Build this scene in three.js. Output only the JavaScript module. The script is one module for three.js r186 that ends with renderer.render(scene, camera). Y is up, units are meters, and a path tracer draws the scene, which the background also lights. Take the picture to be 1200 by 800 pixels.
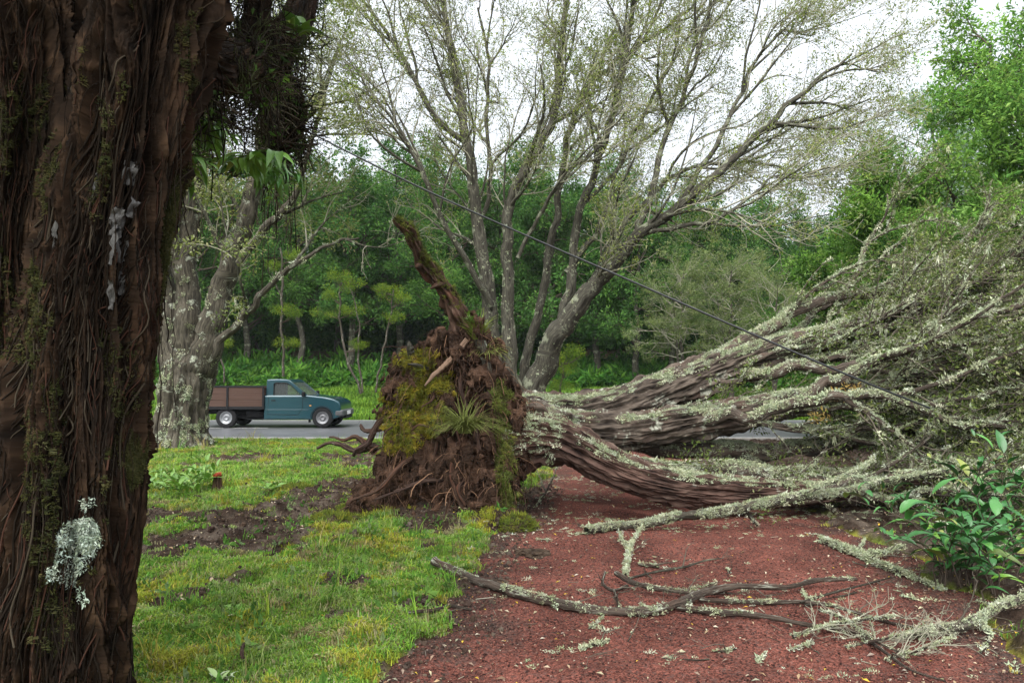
import * as THREE from 'three';
import { mergeGeometries } from 'three/addons/utils/BufferGeometryUtils.js';
import { RoundedBoxGeometry } from 'three/addons/geometries/RoundedBoxGeometry.js';
import { MarchingCubes } from 'three/addons/objects/MarchingCubes.js';
import { createNoise3D, createNoise2D } from 'simplex-noise';

// ---------------------------------------------------------------- camera, sky, sun, exposure
const scene = new THREE.Scene();
const FOCAL = 900, EYE = 1.6, PITCH = Math.atan(40 / FOCAL);
const camera = new THREE.PerspectiveCamera(THREE.MathUtils.radToDeg(2 * Math.atan(400 / FOCAL)), 1.5, 0.05, 900);
camera.position.set(0, EYE, 0);
camera.rotation.x = PITCH;

const SKY_ZENITH = 0.29;
{ // an even overcast sky, brightest overhead
  const W = 256, H = 128, data = new Float32Array(W * H * 4), n = createNoise3D(mul(5));
  for (let r = 0; r < H; r++) for (let c = 0; c < W; c++) {
    const up = ((r + 0.5) / H - 0.5) * Math.PI, az = (c / W) * 2 * Math.PI, s = Math.max(0, Math.sin(up));
    const x = Math.cos(up) * Math.cos(az), z = Math.cos(up) * Math.sin(az);
    const v = SKY_ZENITH * (1 + 0.8 * s) / 1.8 * (1 + 0.07 * n(x * 1.6, s * 2.4, z * 1.6) + 0.03 * n(x * 5, s * 8, z * 5));
    const k = (r * W + c) * 4;
    data[k] = v * 0.93; data[k + 1] = v * 0.99; data[k + 2] = v * 1.08; data[k + 3] = 1;
  }
  const t = new THREE.DataTexture(data, W, H, THREE.RGBAFormat, THREE.FloatType);
  t.mapping = THREE.EquirectangularReflectionMapping; t.magFilter = THREE.LinearFilter; t.needsUpdate = true;
  scene.background = t; scene.environment = t;
}
const sun = new THREE.DirectionalLight(new THREE.Color(1, 0.98, 0.95), 1.5);
sun.position.set(-6, 30, 9); sun.target.position.set(0, 0, -12);
sun.castShadow = true; sun.shadow.radius = 130; sun.shadow.mapSize.set(2048, 2048);
Object.assign(sun.shadow.camera, { left: -30, right: 30, top: 40, bottom: -40, near: 1, far: 90 });
scene.add(sun, sun.target);
const renderer = new THREE.WebGLRenderer({ antialias: true });
renderer.toneMapping = THREE.LinearToneMapping;
renderer.toneMappingExposure = 6;
renderer.shadowMap.enabled = true;
scene.fog = new THREE.FogExp2(new THREE.Color(0.86, 0.93, 0.97), 0.0003);

// ---------------------------------------------------------------- helpers
function mul(a) { return () => { a = (a + 0x6d2b79f5) | 0; let t = Math.imul(a ^ (a >>> 15), 1 | a); t = (t + Math.imul(t ^ (t >>> 7), 61 | t)) ^ t; return ((t ^ (t >>> 14)) >>> 0) / 4294967296; }; }
const V = (x, y, z) => new THREE.Vector3(x, y, z);
const n3 = createNoise3D(mul(11)), n2 = createNoise2D(mul(12));
const sm = (a, b, x) => { const t = Math.min(1, Math.max(0, (x - a) / (b - a))); return t * t * (3 - 2 * t); };
const lerp = (a, b, t) => a + (b - a) * t;
const fbm = (x, y, z, o = 4) => { let s = 0, a = 0.5; for (let i = 0; i < o; i++) { s += a * n3(x, y, z); x *= 2.03; y *= 2.03; z *= 2.03; a *= 0.5; } return s; };
const cP = Math.cos(PITCH), sP = Math.sin(PITCH);
// a picture position at a horizontal distance d becomes a place in the world
function at(px, py, d) { const u = (px - 600) / FOCAL, v = (400 - py) / FOCAL, k = d / (cP - v * sP); return V(u * k, EYE + (v * cP + sP) * k, -d); }
function ground(px, py) { const u = (px - 600) / FOCAL, v = (400 - py) / FOCAL, k = -EYE / (v * cP + sP); return V(u * k, 0, -(cP - v * sP) * k); }
function toPx(p) { const x = p.x, y = p.y - EYE, z = -p.z, f = y * sP + z * cP, up = y * cP - z * sP; return [600 + FOCAL * x / f, 400 - FOCAL * up / f, f]; }

const used = new Map();
function numbered(name) { const n = used.get(name) ?? 0; used.set(name, n + 1); return n ? name + '_' + String(n).padStart(3, '0') : name; }
function shade(o) { o.castShadow = true; o.receiveShadow = true; return o; }
function mesh(name, g, m, parent) { const o = shade(new THREE.Mesh(g, m)); o.name = parent ? name : numbered(name); (parent ?? scene).add(o); return o; }
function tag(o, label, category, group) { o.userData.label = label; o.userData.category = category; if (group) o.userData.group = group; return o; }
function kind(o, k) { o.userData.kind = k; return o; }
function thing(name, label, category, p = V(0, 0, 0), group) { const o = new THREE.Group(); o.name = numbered(name); o.position.copy(p); scene.add(o); return tag(o, label, category, group); }
// parts are modelled in world places; local() moves a geometry to its thing's own axes
const local = (g, t) => g.translate(-t.position.x, -t.position.y, -t.position.z);
function copies(name, g, m, list, parent, k = 'stuff') { // list of {p, q, s, c}
  const o = shade(new THREE.InstancedMesh(g, m, list.length)), M = new THREE.Matrix4(), o0 = parent?.position ?? V(0, 0, 0), q = V(), s = V();
  list.forEach((e, i) => { q.copy(e.p).sub(o0); if (e.s.isVector3) s.copy(e.s); else s.setScalar(e.s); o.setMatrixAt(i, M.compose(q, e.q, s)); if (e.c) o.setColorAt(i, e.c); });
  o.name = parent ? name : numbered(name); (parent ?? scene).add(o); if (k) o.userData.kind = k;
  return o;
}
const UPV = V(0, 1, 0);
function randQ(R) { const u = R(), v = R() * 6.2832, w = R() * 6.2832; return new THREE.Quaternion(Math.sqrt(1 - u) * Math.sin(v), Math.sqrt(1 - u) * Math.cos(v), Math.sqrt(u) * Math.sin(w), Math.sqrt(u) * Math.cos(w)); }
const yaw = (a) => new THREE.Quaternion().setFromAxisAngle(UPV, a);
const toward = (n, R) => new THREE.Quaternion().setFromUnitVectors(UPV, n).multiply(yaw(R() * 6.2832));
function randDir(R) { const z = R() * 2 - 1, a = R() * 6.2832, s = Math.sqrt(1 - z * z); return V(s * Math.cos(a), z, s * Math.sin(a)); }
const col = (r, g, b) => new THREE.Color().setRGB(r, g, b);
function vary(list, R, amt = 0.25) { const a = list[Math.floor(R() * list.length)], k = 1 + (R() - 0.5) * 2 * amt, h = 1 + (R() - 0.5) * amt * 0.5; return col(a[0] * k * h, a[1] * k, a[2] * k / h); }

// tapered tubes gathered into one geometry
class Acc {
  constructor() { this.P = []; this.N = []; this.U = []; this.I = []; }
  tube(pts, radii, sides, rough = 0, vs = 1) {
    const n = pts.length; if (n < 2) return this;
    const T = V(), A = V(), B = V(), base = this.P.length / 3; let len = 0;
    T.subVectors(pts[1], pts[0]).normalize();
    A.set(Math.abs(T.y) < 0.9 ? 0 : 1, Math.abs(T.y) < 0.9 ? 1 : 0, 0).cross(T).normalize();
    for (let j = 0; j < n; j++) {
      T.subVectors(pts[Math.min(n - 1, j + 1)], pts[Math.max(0, j - 1)]).normalize();
      A.addScaledVector(T, -A.dot(T)).normalize(); B.crossVectors(T, A);
      if (j) len += pts[j].distanceTo(pts[j - 1]);
      const r = Array.isArray(radii) ? radii[j] : radii;
      for (let i = 0; i <= sides; i++) {
        const a = (i % sides) / sides * 6.283185, c = Math.cos(a), s = Math.sin(a), p = pts[j];
        let k = r; const nx = A.x * c + B.x * s, ny = A.y * c + B.y * s, nz = A.z * c + B.z * s;
        if (rough) k *= 1 + rough * (n3((p.x + nx * r) * 2.6 / Math.max(r, .03) * .1, (p.y + ny * r) * 2.6 / Math.max(r, .03) * .1, (p.z + nz * r) * 2.6 / Math.max(r, .03) * .1) + 0.6 * n3(c * 2.5, s * 2.5, len * 1.2 + p.z * .3));
        this.P.push(p.x + nx * k, p.y + ny * k, p.z + nz * k); this.N.push(nx, ny, nz); this.U.push(i / sides * Math.max(1, Math.round(r * 6.28 / vs * 1.0)), len / vs);
      }
    }
    const w = sides + 1;
    for (let j = 0; j < n - 1; j++) for (let i = 0; i < sides; i++) { const a = base + j * w + i; this.I.push(a, a + 1, a + w, a + 1, a + w + 1, a + w); }
    const last = pts[n - 1], cI = this.P.length / 3; this.P.push(last.x, last.y, last.z); this.N.push(T.x, T.y, T.z); this.U.push(.5, len / vs);
    for (let i = 0; i < sides; i++) { const a = base + (n - 1) * w + i; this.I.push(a, a + 1, cI); }
    return this;
  }
  build(recompute) {
    const g = new THREE.BufferGeometry();
    g.setAttribute('position', new THREE.BufferAttribute(new Float32Array(this.P), 3)); g.setAttribute('normal', new THREE.BufferAttribute(new Float32Array(this.N), 3)); g.setAttribute('uv', new THREE.BufferAttribute(new Float32Array(this.U), 2));
    g.setIndex(new THREE.BufferAttribute(new Uint32Array(this.I), 1)); if (recompute) g.computeVertexNormals(); return g;
  }
}
// [V, radius] control points -> smooth run of points and radii
function run(ctrl, n, wob = 0, seed = 0) {
  const c = new THREE.CatmullRomCurve3(ctrl.map((e) => e[0]), false, 'centripetal'), pts = [], rad = [], m = ctrl.length - 1;
  for (let i = 0; i <= n; i++) {
    const t = i / n, p = c.getPoint(t), f = Math.min(m - 1e-6, t * m), k = Math.floor(f), r = lerp(ctrl[k][1], ctrl[k + 1][1], f - k);
    if (wob) { const s = p.x * 1.3 + p.y * 1.1 + p.z; p.x += wob * n3(s, seed, 0); p.y += wob * n3(s, seed, 9); p.z += wob * n3(s, seed, 20); }
    pts.push(p); rad.push(r);
  }
  return { pts, rad };
}
// a dense trunk surface: displace(theta, along in metres, radius, point) moves it out; surf(t, theta) reads a place on it
function gnarl(ctrl, nu, nv, disp) {
  const { pts, rad } = run(ctrl, nv), P = new Float32Array((nu + 1) * (nv + 1) * 3), U = new Float32Array((nu + 1) * (nv + 1) * 2), I = [], T = V(), A = V(0, 0, 1), B = V(); let len = 0;
  for (let j = 0; j <= nv; j++) {
    T.subVectors(pts[Math.min(nv, j + 1)], pts[Math.max(0, j - 1)]).normalize(); A.addScaledVector(T, -A.dot(T)).normalize(); B.crossVectors(T, A); if (j) len += pts[j].distanceTo(pts[j - 1]);
    for (let i = 0; i <= nu; i++) {
      const th = (i % nu) / nu * 6.283185 + Math.PI, c = Math.cos(th), s = Math.sin(th), k = rad[j] + disp(th, len, rad[j], pts[j]), o = j * (nu + 1) + i;
      P[o * 3] = pts[j].x + (A.x * c + B.x * s) * k; P[o * 3 + 1] = pts[j].y + (A.y * c + B.y * s) * k; P[o * 3 + 2] = pts[j].z + (A.z * c + B.z * s) * k;
      U[o * 2] = i / nu * Math.max(1, Math.round(rad[Math.floor(nv / 2)] * 6.28)); U[o * 2 + 1] = len;
      if (i < nu && j < nv) I.push(o, o + 1, o + nu + 1, o + 1, o + nu + 2, o + nu + 1);
    }
  }
  const g = new THREE.BufferGeometry(); g.setAttribute('position', new THREE.BufferAttribute(P, 3)); g.setAttribute('uv', new THREE.BufferAttribute(U, 2)); g.setIndex(I); g.computeVertexNormals();
  const N = g.attributes.normal;
  for (let j = 0; j <= nv; j++) { const a = j * (nu + 1), b = a + nu, v = V(N.getX(a) + N.getX(b), N.getY(a) + N.getY(b), N.getZ(a) + N.getZ(b)).normalize(); N.setXYZ(a, v.x, v.y, v.z); N.setXYZ(b, v.x, v.y, v.z); }
  const Q = P.slice();
  const surf = (t, u) => {
    const fj = Math.min(nv - 1e-4, Math.max(0, t * nv)), j = Math.floor(fj), b = fj - j, fi = (((u * nu) % nu) + nu) % nu, i = Math.min(nu - 1, Math.floor(fi)), a = fi - i, p = V(), n = V();
    for (const [o, w] of [[j * (nu + 1) + i, (1 - a) * (1 - b)], [j * (nu + 1) + i + 1, a * (1 - b)], [(j + 1) * (nu + 1) + i, (1 - a) * b], [(j + 1) * (nu + 1) + i + 1, a * b]]) { p.x += Q[o * 3] * w; p.y += Q[o * 3 + 1] * w; p.z += Q[o * 3 + 2] * w; n.x += N.getX(o) * w; n.y += N.getY(o) * w; n.z += N.getZ(o) * w; }
    return { p, n: n.normalize() };
  };
  return { g, surf };
}

// ---------------------------------------------------------------- textures (colour, grain, fine relief)
const sr = (c) => 255 * Math.pow(Math.min(1, Math.max(0, c)), 1 / 2.2);
function tex(W, H, f, srgb = true) { // f(u, v) -> [r, g, b] linear; tileable noise is the caller's job
  const d = new Uint8Array(W * H * 4);
  for (let y = 0; y < H; y++) for (let x = 0; x < W; x++) { const c = f(x / W, y / H), k = (y * W + x) * 4; for (let i = 0; i < 3; i++) d[k + i] = srgb ? sr(c[i]) : 255 * Math.min(1, Math.max(0, c[i])); d[k + 3] = 255; }
  const t = new THREE.DataTexture(d, W, H); t.wrapS = t.wrapT = THREE.RepeatWrapping; t.magFilter = THREE.LinearFilter; t.minFilter = THREE.LinearMipmapLinearFilter; t.generateMipmaps = true; if (srgb) t.colorSpace = THREE.SRGBColorSpace; t.needsUpdate = true; return t;
}
// periodic value noise
const hash = (x, y, s) => { let h = Math.imul(x, 374761393) + Math.imul(y, 668265263) + Math.imul(s, 2147483647 ^ 0x5bd1e995); h = Math.imul(h ^ (h >>> 13), 1274126177); return ((h ^ (h >>> 16)) >>> 0) / 4294967296; };
function vn(u, v, fx, fy, s) { const x = u * fx, y = v * fy, x0 = Math.floor(x), y0 = Math.floor(y), a = x - x0, b = y - y0, p = a * a * (3 - 2 * a), q = b * b * (3 - 2 * b), m = (i, j) => hash(((i % fx) + fx) % fx, ((j % fy) + fy) % fy, s); return lerp(lerp(m(x0, y0), m(x0 + 1, y0), p), lerp(m(x0, y0 + 1), m(x0 + 1, y0 + 1), p), q); }
function vf(u, v, fx, fy, s, o = 4) { let t = 0, a = 0.5; for (let i = 0; i < o; i++) { t += a * vn(u, v, fx, fy, s + i * 7); fx *= 2; fy *= 2; a *= 0.5; } return t / (1 - Math.pow(0.5, o)); }
const mix3 = (a, b, t) => [lerp(a[0], b[0], t), lerp(a[1], b[1], t), lerp(a[2], b[2], t)];

// fibrous bark: long strands along v, wandering in u; a share of pale crust lichen
function barkHeight(u, v, s) { const w = u + 0.05 * (vf(u, v, 3, 2, s + 50, 3) - 0.5); const a = 1 - Math.abs(2 * vf(w, v, 16, 3, s, 4) - 1) * 2.1, b = 1 - Math.abs(2 * vf(w, v, 48, 7, s + 3, 3) - 1) * 1.9; return Math.max(0, 0.55 * a + 0.45 * b) * (0.6 + 0.4 * vf(u, v, 70, 26, s + 9, 2)); }
function barkSet(s, dark, mid, hi, crust, crustShare, extra, W = 512) {
  const h = (u, v) => barkHeight(u, v, s), cr = (u, v) => sm(1 - crustShare - 0.08, 1 - crustShare + 0.1, vf(u, v, 5, 5, s + 20, 5) * 0.75 + vf(u, v, 40, 40, s + 30, 2) * 0.25 + 0.1);
  return {
    map: tex(W, W, (u, v) => { const k = h(u, v), n = vf(u, v, 4, 3, s + 40, 3); let c = k < 0.5 ? mix3(dark, mid, k * 2) : mix3(mid, hi, (k - 0.5) * 2); if (extra) c = mix3(c, extra, sm(0.5, 0.75, n) * 0.7); const m = crustShare > 0 ? cr(u, v) : 0; const g = 0.75 + 0.5 * vf(u, v, 90, 90, s + 60, 2); return mix3(c, crust.map((x) => x * g), m * 0.85); }),
    bump: tex(W, W, (u, v) => { const k = h(u, v) * 0.7 + (crustShare > 0 ? cr(u, v) * 0.25 : 0) + 0.1 * vf(u, v, 120, 120, s + 61, 2); return [k, k, k]; }, false),
  };
}
function std(o) { return new THREE.MeshPhysicalMaterial({ side: THREE.DoubleSide, roughness: 0.9, specularIntensity: (o.roughness ?? 0.9) > 0.65 ? 0.15 : 1, ...o }); }
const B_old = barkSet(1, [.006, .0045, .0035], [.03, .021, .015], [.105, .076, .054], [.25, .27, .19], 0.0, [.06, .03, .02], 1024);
const B_lich = barkSet(2, [.019, .016, .012], [.066, .057, .042], [.145, .128, .097], [.36, .38, .3], 0.22, null);
const B_grey = barkSet(3, [.018, .016, .012], [.062, .057, .043], [.14, .132, .10], [.25, .265, .185], 0.27, null);
const B_fall = barkSet(4, [.02, .015, .012], [.085, .065, .05], [.17, .14, .11], [.44, .45, .36], 0.24, [.09, .055, .04]);
const B_root = barkSet(6, [.02, .012, .008], [.075, .042, .028], [.19, .12, .085], [.3, .3, .2], 0.0, [.12, .05, .03], 256);
const bark = (b, k = 1, bump = 0.012) => std({ map: b.map, bumpMap: b.bump, bumpScale: bump, color: Array.isArray(k) ? col(...k) : col(k, k, k), roughness: 0.85 });
const M = {
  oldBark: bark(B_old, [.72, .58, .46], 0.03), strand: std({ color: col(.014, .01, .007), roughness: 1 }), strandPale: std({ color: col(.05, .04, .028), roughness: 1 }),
  lichBark: bark(B_lich, 1, 0.012), greyBark: bark(B_grey, 1, 0.008), fallBark: bark(B_fall, 1, 0.014), redBark: bark(barkSet(8, [.018, .01, .008], [.085, .05, .038], [.18, .13, .1], [.42, .43, .35], 0.1, [.1, .056, .042]), 1, 0.014), root: bark(B_root, 1, 0.01),
  twig: std({ color: col(.1, .085, .065), roughness: 1 }), twigPale: std({ color: col(.25, .24, .18), roughness: 1 }), twigDark: std({ color: col(.07, .055, .042) }),
  lichen: std({ color: col(1, 1, 1), roughness: 1 }), leaf: new THREE.MeshPhysicalMaterial({ color: col(1, 1, 1), side: THREE.DoubleSide, roughness: 0.85, transmission: 0.38, thickness: 0, specularIntensity: 0.1 }),
  grass: new THREE.MeshPhysicalMaterial({ color: col(1, 1, 1), side: THREE.DoubleSide, roughness: 0.85, transmission: 0.25, thickness: 0, specularIntensity: 0.08 }),
};
const LICH = [[.36, .405, .255], [.43, .465, .31], [.27, .315, .175], [.47, .49, .37], [.33, .345, .22]];

// ---------------------------------------------------------------- small shapes that are scattered
function soup(tris) { const g = new THREE.BufferGeometry(); g.setAttribute('position', new THREE.BufferAttribute(new Float32Array(tris), 3)); g.computeVertexNormals(); return g; }
function leafTris(out, p, dir, side, L, W, fold = 0.25, bend = 0) { // a folded lance of four faces
  const n = V().crossVectors(side, dir).normalize(), m = p.clone().addScaledVector(dir, L * 0.45).addScaledVector(n, bend * L * 0.25), t = p.clone().addScaledVector(dir, L).addScaledVector(n, -bend * L * 0.3);
  const a = m.clone().addScaledVector(side, W / 2).addScaledVector(n, fold * W), b = m.clone().addScaledVector(side, -W / 2).addScaledVector(n, fold * W);
  for (const f of [[p, m, a], [m, t, a], [p, b, m], [m, b, t]]) for (const q of f) out.push(q.x, q.y, q.z);
}
function leafClump(seed, n, R, L, W, up = 0.4, spread = 1) { // leaves in little sprays through a ball
  const r = mul(seed), out = [];
  for (let i = 0; i < n; i++) { const d = randDir(r), p = d.clone().multiplyScalar(R * Math.cbrt(r()) * 0.9); d.y = d.y * 0.6 + up; d.addScaledVector(randDir(r), 0.7 * spread).normalize(); const s = V().crossVectors(d, randDir(r)).normalize(); const k = 0.65 + r() * 0.7; leafTris(out, p, d, s, L * k, W * k, 0.15 + r() * .2, r() - .3); }
  return soup(out);
}
function tuftGeo(seed, n, R, h0, h1, w, lean) { // grass blades of three faces
  const r = mul(seed), out = [];
  for (let i = 0; i < n; i++) {
    const a = r() * 6.283, q = R * Math.sqrt(r()), x = q * Math.cos(a), z = q * Math.sin(a), h = h0 + (h1 - h0) * r(), b = r() * 6.283, l = lean * h * (0.3 + r()), ca = Math.cos(b), sa = Math.sin(b), wx = -sa * w / 2, wz = ca * w / 2;
    const m = [x + ca * l * 0.35, h * 0.6, z + sa * l * 0.35], t = [x + ca * l, h * (lean > .9 ? .8 : 1), z + sa * l];
    const A = [x - wx, -0.01, z - wz], B = [x + wx, -0.01, z + wz], C = [m[0] + wx * .8, m[1], m[2] + wz * .8], D = [m[0] - wx * .8, m[1], m[2] - wz * .8];
    out.push(...A, ...B, ...C, ...A, ...C, ...D, ...D, ...C, ...t);
  }
  return soup(out);
}
function frill(seed, n, R) { // leafy lichen: a low tangle of small curled lobes
  const r = mul(seed), out = [];
  for (let i = 0; i < n; i++) { const d = randDir(r); d.y = Math.abs(d.y) * 0.8 + 0.1; d.normalize(); const p = V((r() - .5) * R * 1.5, 0, (r() - .5) * R * 1.5), s = V().crossVectors(d, randDir(r)).normalize(), L = R * (0.4 + r() * 0.7); leafTris(out, p, d, s, L, L * (0.2 + r() * .25), 0.3, r()); }
  return soup(out);
}
const FRILL = [frill(1, 16, 0.03), frill(2, 18, 0.034), frill(3, 15, 0.028)];
function beard(seed, n, L) { const r = mul(seed), out = []; for (let i = 0; i < n; i++) { const p = V((r() - .5) * .03, 0, (r() - .5) * .03), d = V((r() - .5) * .5, -1, (r() - .5) * .5).normalize(); const s = V().crossVectors(d, randDir(r)).normalize(); leafTris(out, p, d, s, L * (.4 + r() * .6), .006 + r() * .008, .2, r() - .5); } return soup(out); }
const BEARD = beard(3, 12, 0.12);

// ---------------------------------------------------------------- branching
// o: {R, levels:[{n, len, ang, jit, up, seg, sides, t0}], limb(pts, rad, level), twig:Acc, tips:[], lich:[], lichMin}
function scatterLichen(o, pts, rad, density, up = 0.25) {
  const R = o.R;
  for (let j = 0; j < pts.length - 1; j++) {
    const len = pts[j].distanceTo(pts[j + 1]), r = rad[j], cnt = len * Math.max(0.06, r * 6.28) * density; let k = Math.floor(cnt) + (R() < cnt % 1 ? 1 : 0);
    const T = V().subVectors(pts[j + 1], pts[j]).normalize();
    while (k-- > 0) {
      const d = randDir(R); d.y += up; d.addScaledVector(T, -d.dot(T)).normalize(); const p = pts[j].clone().lerp(pts[j + 1], R()).addScaledVector(d, r * 0.97);
      if (n3(p.x * 1.7, p.y * 1.7, p.z * 1.7) + 0.8 * (R() - .5) < (o.lichCut ?? -0.2)) continue;
      const s = (o.lichS ?? 1) * (0.5 + R() * R() * 1.6); o.lich.push({ p, q: toward(d, R), s: V(s, s * (0.6 + R() * .7), s), c: vary(o.lichCol ?? LICH, R, 0.2) });
    }
  }
}
function sprout(o, pts, rad, level, scale = 1) {
  const L = o.levels[level]; if (!L) return; const R = o.R, n = Math.round(L.n * (0.75 + R() * 0.5) * scale), m = pts.length - 1;
  for (let i = 0; i < n; i++) {
    const t = L.t0 + (1 - L.t0) * Math.min(1, (i + R()) / n), f = Math.min(m - 0.001, t * m), k = Math.floor(f), p = pts[k].clone().lerp(pts[k + 1], f - k), r0 = lerp(rad[k], rad[k + 1], f - k);
    const T = V().subVectors(pts[k + 1], pts[k]).normalize(), side = V().crossVectors(T, randDir(R)).normalize(), a = L.ang * (0.6 + R() * 0.7), d = T.clone().multiplyScalar(Math.cos(a)).addScaledVector(side, Math.sin(a));
    if (o.push) d.add(o.push(p)); d.normalize();
    const len = L.len * (0.5 + R() * 0.8) * (1.15 - 0.5 * t), r = Math.min(r0 * 0.75, L.r * (0.6 + R() * .7));
    branch(o, p, d, len, r, level);
  }
}
function branch(o, p, d, len, r, level) {
  const L = o.levels[level], R = o.R, pts = [p.clone()], rad = [r], seg = L.seg, q = p.clone(), dir = d.clone(), w = randDir(R);
  for (let i = 1; i <= seg; i++) { if (R() < .35) w.copy(randDir(R)); dir.addScaledVector(w, L.jit * .6).addScaledVector(randDir(R), L.jit * 0.6); dir.y += L.up; if (o.push) dir.addScaledVector(o.push(q), 0.3); dir.normalize(); q.addScaledVector(dir, len / seg); if (o.floor !== undefined && q.y < o.floor) { q.y = o.floor + R() * .04; dir.y = Math.abs(dir.y) * .2; } pts.push(q.clone()); rad.push(Math.max(o.rMin ?? 0.003, r * (1 - 0.75 * i / seg))); }
  if (level <= (o.limbLevel ?? -1)) o.limb(pts, rad, level); else o.twig.tube(pts, rad, L.sides);
  if (o.lich && L.lichen) scatterLichen(o, pts, rad, L.lichen, o.lichUp ?? 0.25);
  if (level === o.levels.length - 1) { for (let i = 1; i < pts.length; i++) o.tips.push({ p: pts[i], d: dir, e: i === pts.length - 1 }); } else sprout(o, pts, rad, level + 1);
}

// ================================================================ THE SETTING
const ROAD_NEAR = -19.3, ROAD_FAR = -27.6;
const xlPath = (d) => -0.62 + (d - 4) * 0.135 + 0.14 * n2(d * 0.9, 3.3) + 0.05 * n2(d * 3.1, 8);
const xrPath = (d) => (d < 6.5 ? lerp(2.75, 3.45, sm(3.5, 6.5, d)) : 3.45 + (d - 6.5) * 0.04) + 0.16 * n2(d * 0.8, 13.3) + 0.06 * n2(d * 2.7, 18);
const pathIn = (x, z) => { const d = -z; return Math.min(x - xlPath(d), xrPath(d) - x); }; // metres inside the path's edge
// torn, bare soil: ellipses on the lawn [x, z, rx, rz]
const SOIL = [[215, 640, 60, 18], [300, 628, 95, 24], [345, 600, 60, 26], [385, 578, 50, 22], [250, 610, 70, 10], [420, 540, 60, 10], [290, 538, 45, 5], [520, 605, 60, 20], [600, 650, 40, 45], [560, 700, 50, 40], [520, 770, 50, 30], [205, 705, 45, 8], [410, 685, 35, 8], [640, 600, 60, 40], [160, 610, 40, 12]].map(([px, py, rx, ry]) => { const c = ground(px, py), e = ground(px + rx, py), f = ground(px, py - ry), g = ground(px, py + ry); return [c.x, c.z, e.x - c.x, Math.max(0.12, (g.z - f.z) / 2)]; });
function soil(x, z) { let m = 0; for (const [cx, cz, rx, rz] of SOIL) { const q = ((x - cx) / rx) ** 2 + ((z - cz) / rz) ** 2; if (q < 3) m = Math.max(m, 1.25 - q * 0.75); } m += 0.95 * fbm(x * 1.9, 7, z * 1.9, 5) + 0.12; if (x > 1.5) m = Math.max(m, sm(-.1, .25, x - xrPath(-z)) * 1.6); if (z > -18) m = Math.max(m, sm(0.16, 0.45, fbm(x * 1.3 + 40, 3, z * 1.9, 5)) * .9); return sm(0.35, 0.75, m); }
function bank(z) { return 1.0 * sm(-27.8, -36, z) + 2.2 * sm(-35, -46, z); }
function baseH(x, z) {
  if (z < ROAD_FAR) return bank(z) + 0.12 * n2(x * 0.3, z * 0.3) * sm(-28, -31, z);
  const near = sm(ROAD_NEAR + 0.1, ROAD_NEAR + 1.6, z); // flat beside the road
  return near * (0.035 * n2(x * 0.45, z * 0.45) + 0.018 * n2(x * 1.5, z * 1.5 + 9)) + (z < -19 ? 0 : 0.0) + 0.015 * near;
}
function lawnH(x, z) {
  let h = baseH(x, z); if (z < ROAD_NEAR) return h;
  const s = soil(x, z), inP = pathIn(x, z), off = sm(-0.25, -0.02, -Math.abs(0)) , pm = sm(-0.12, 0.12, inP);
  h += s * (1 - pm) * (0.05 * fbm(x * 3, 1, z * 3, 4) + 0.016 * Math.abs(n2(x * 9, z * 9))) * 2.2 - s * 0.02 * (1 - pm);
  h += (1 - s) * (1 - pm) * (0.03 * n2(x * 3, z * 3) + 0.018 * n2(x * 8, z * 8) + .008 * n2(x * 17, z * 17));
  // heaped turf and soil around the torn root plate
  const rx = x + 0.55, rz = z + 8.9, q = Math.hypot(rx, rz * 1.25); h += 0.16 * sm(1.3, 0.45, q) * (1 - pm);
  const mx = x + 3.05, mz = z + 8.2, q2 = Math.hypot(mx, mz); h += 0.1 * sm(0.9, 0.2, q2) + 0.09 * sm(.8, .2, Math.hypot(x + 1.75, z + 7.6)) - 0.1 * sm(0.8, 0.1, Math.hypot(x + 2.4, z + 8.9));
  return h - pm * 0.11 + off * 0;
}
function pathH(x, z) { const d = pathIn(x, z); return baseH(x, z) - 0.045 + 0.02 * sm(0, 1.2, d) + 0.008 * n2(x * 2.1, z * 2.1) + 0.004 * n2(x * 7, z * 7); }
const groundY = (x, z) => pathIn(x, z) > 0.0 ? pathH(x, z) : lawnH(x, z);
function sheet(x0, x1, z0, z1, step, h, color, uvs = 1) {
  const nx = Math.ceil((x1 - x0) / step), nz = Math.ceil((z1 - z0) / step), P = new Float32Array((nx + 1) * (nz + 1) * 3), C = new Float32Array(P.length), U = new Float32Array((nx + 1) * (nz + 1) * 2), I = new Uint32Array(nx * nz * 6); let k = 0;
  for (let j = 0; j <= nz; j++) for (let i = 0; i <= nx; i++) { const x = lerp(x0, x1, i / nx), z = lerp(z0, z1, j / nz), o = j * (nx + 1) + i, c = color ? color(x, z) : [1, 1, 1]; P.set([x, h(x, z), z], o * 3); C.set(c, o * 3); U.set([x * uvs, -z * uvs], o * 2); if (i < nx && j < nz) { I.set([o, o + nx + 1, o + 1, o + 1, o + nx + 1, o + nx + 2], k); k += 6; } }
  const g = new THREE.BufferGeometry(); g.setAttribute('position', new THREE.BufferAttribute(P, 3)); g.setAttribute('color', new THREE.BufferAttribute(C, 3)); g.setAttribute('uv', new THREE.BufferAttribute(U, 2)); g.setIndex(new THREE.BufferAttribute(I, 1)); g.computeVertexNormals(); return g;
}
const grain = tex(512, 512, (u, v) => { const a = vf(u, v, 24, 24, 71, 4), b = vn(u, v, 200, 200, 75), c = 0.35 + 0.75 * a + 0.5 * (b - 0.5); return [c * 1.02, c, c * .97]; }), grainB = tex(512, 512, (u, v) => { const c = vf(u, v, 30, 30, 71, 5); return [c, c, c]; }, false);
const SOILC = [.045, .03, .022], SOILC2 = [.12, .095, .075], MOSS = [.12, .16, .022], MOSS2 = [.22, .21, .03];
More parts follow.
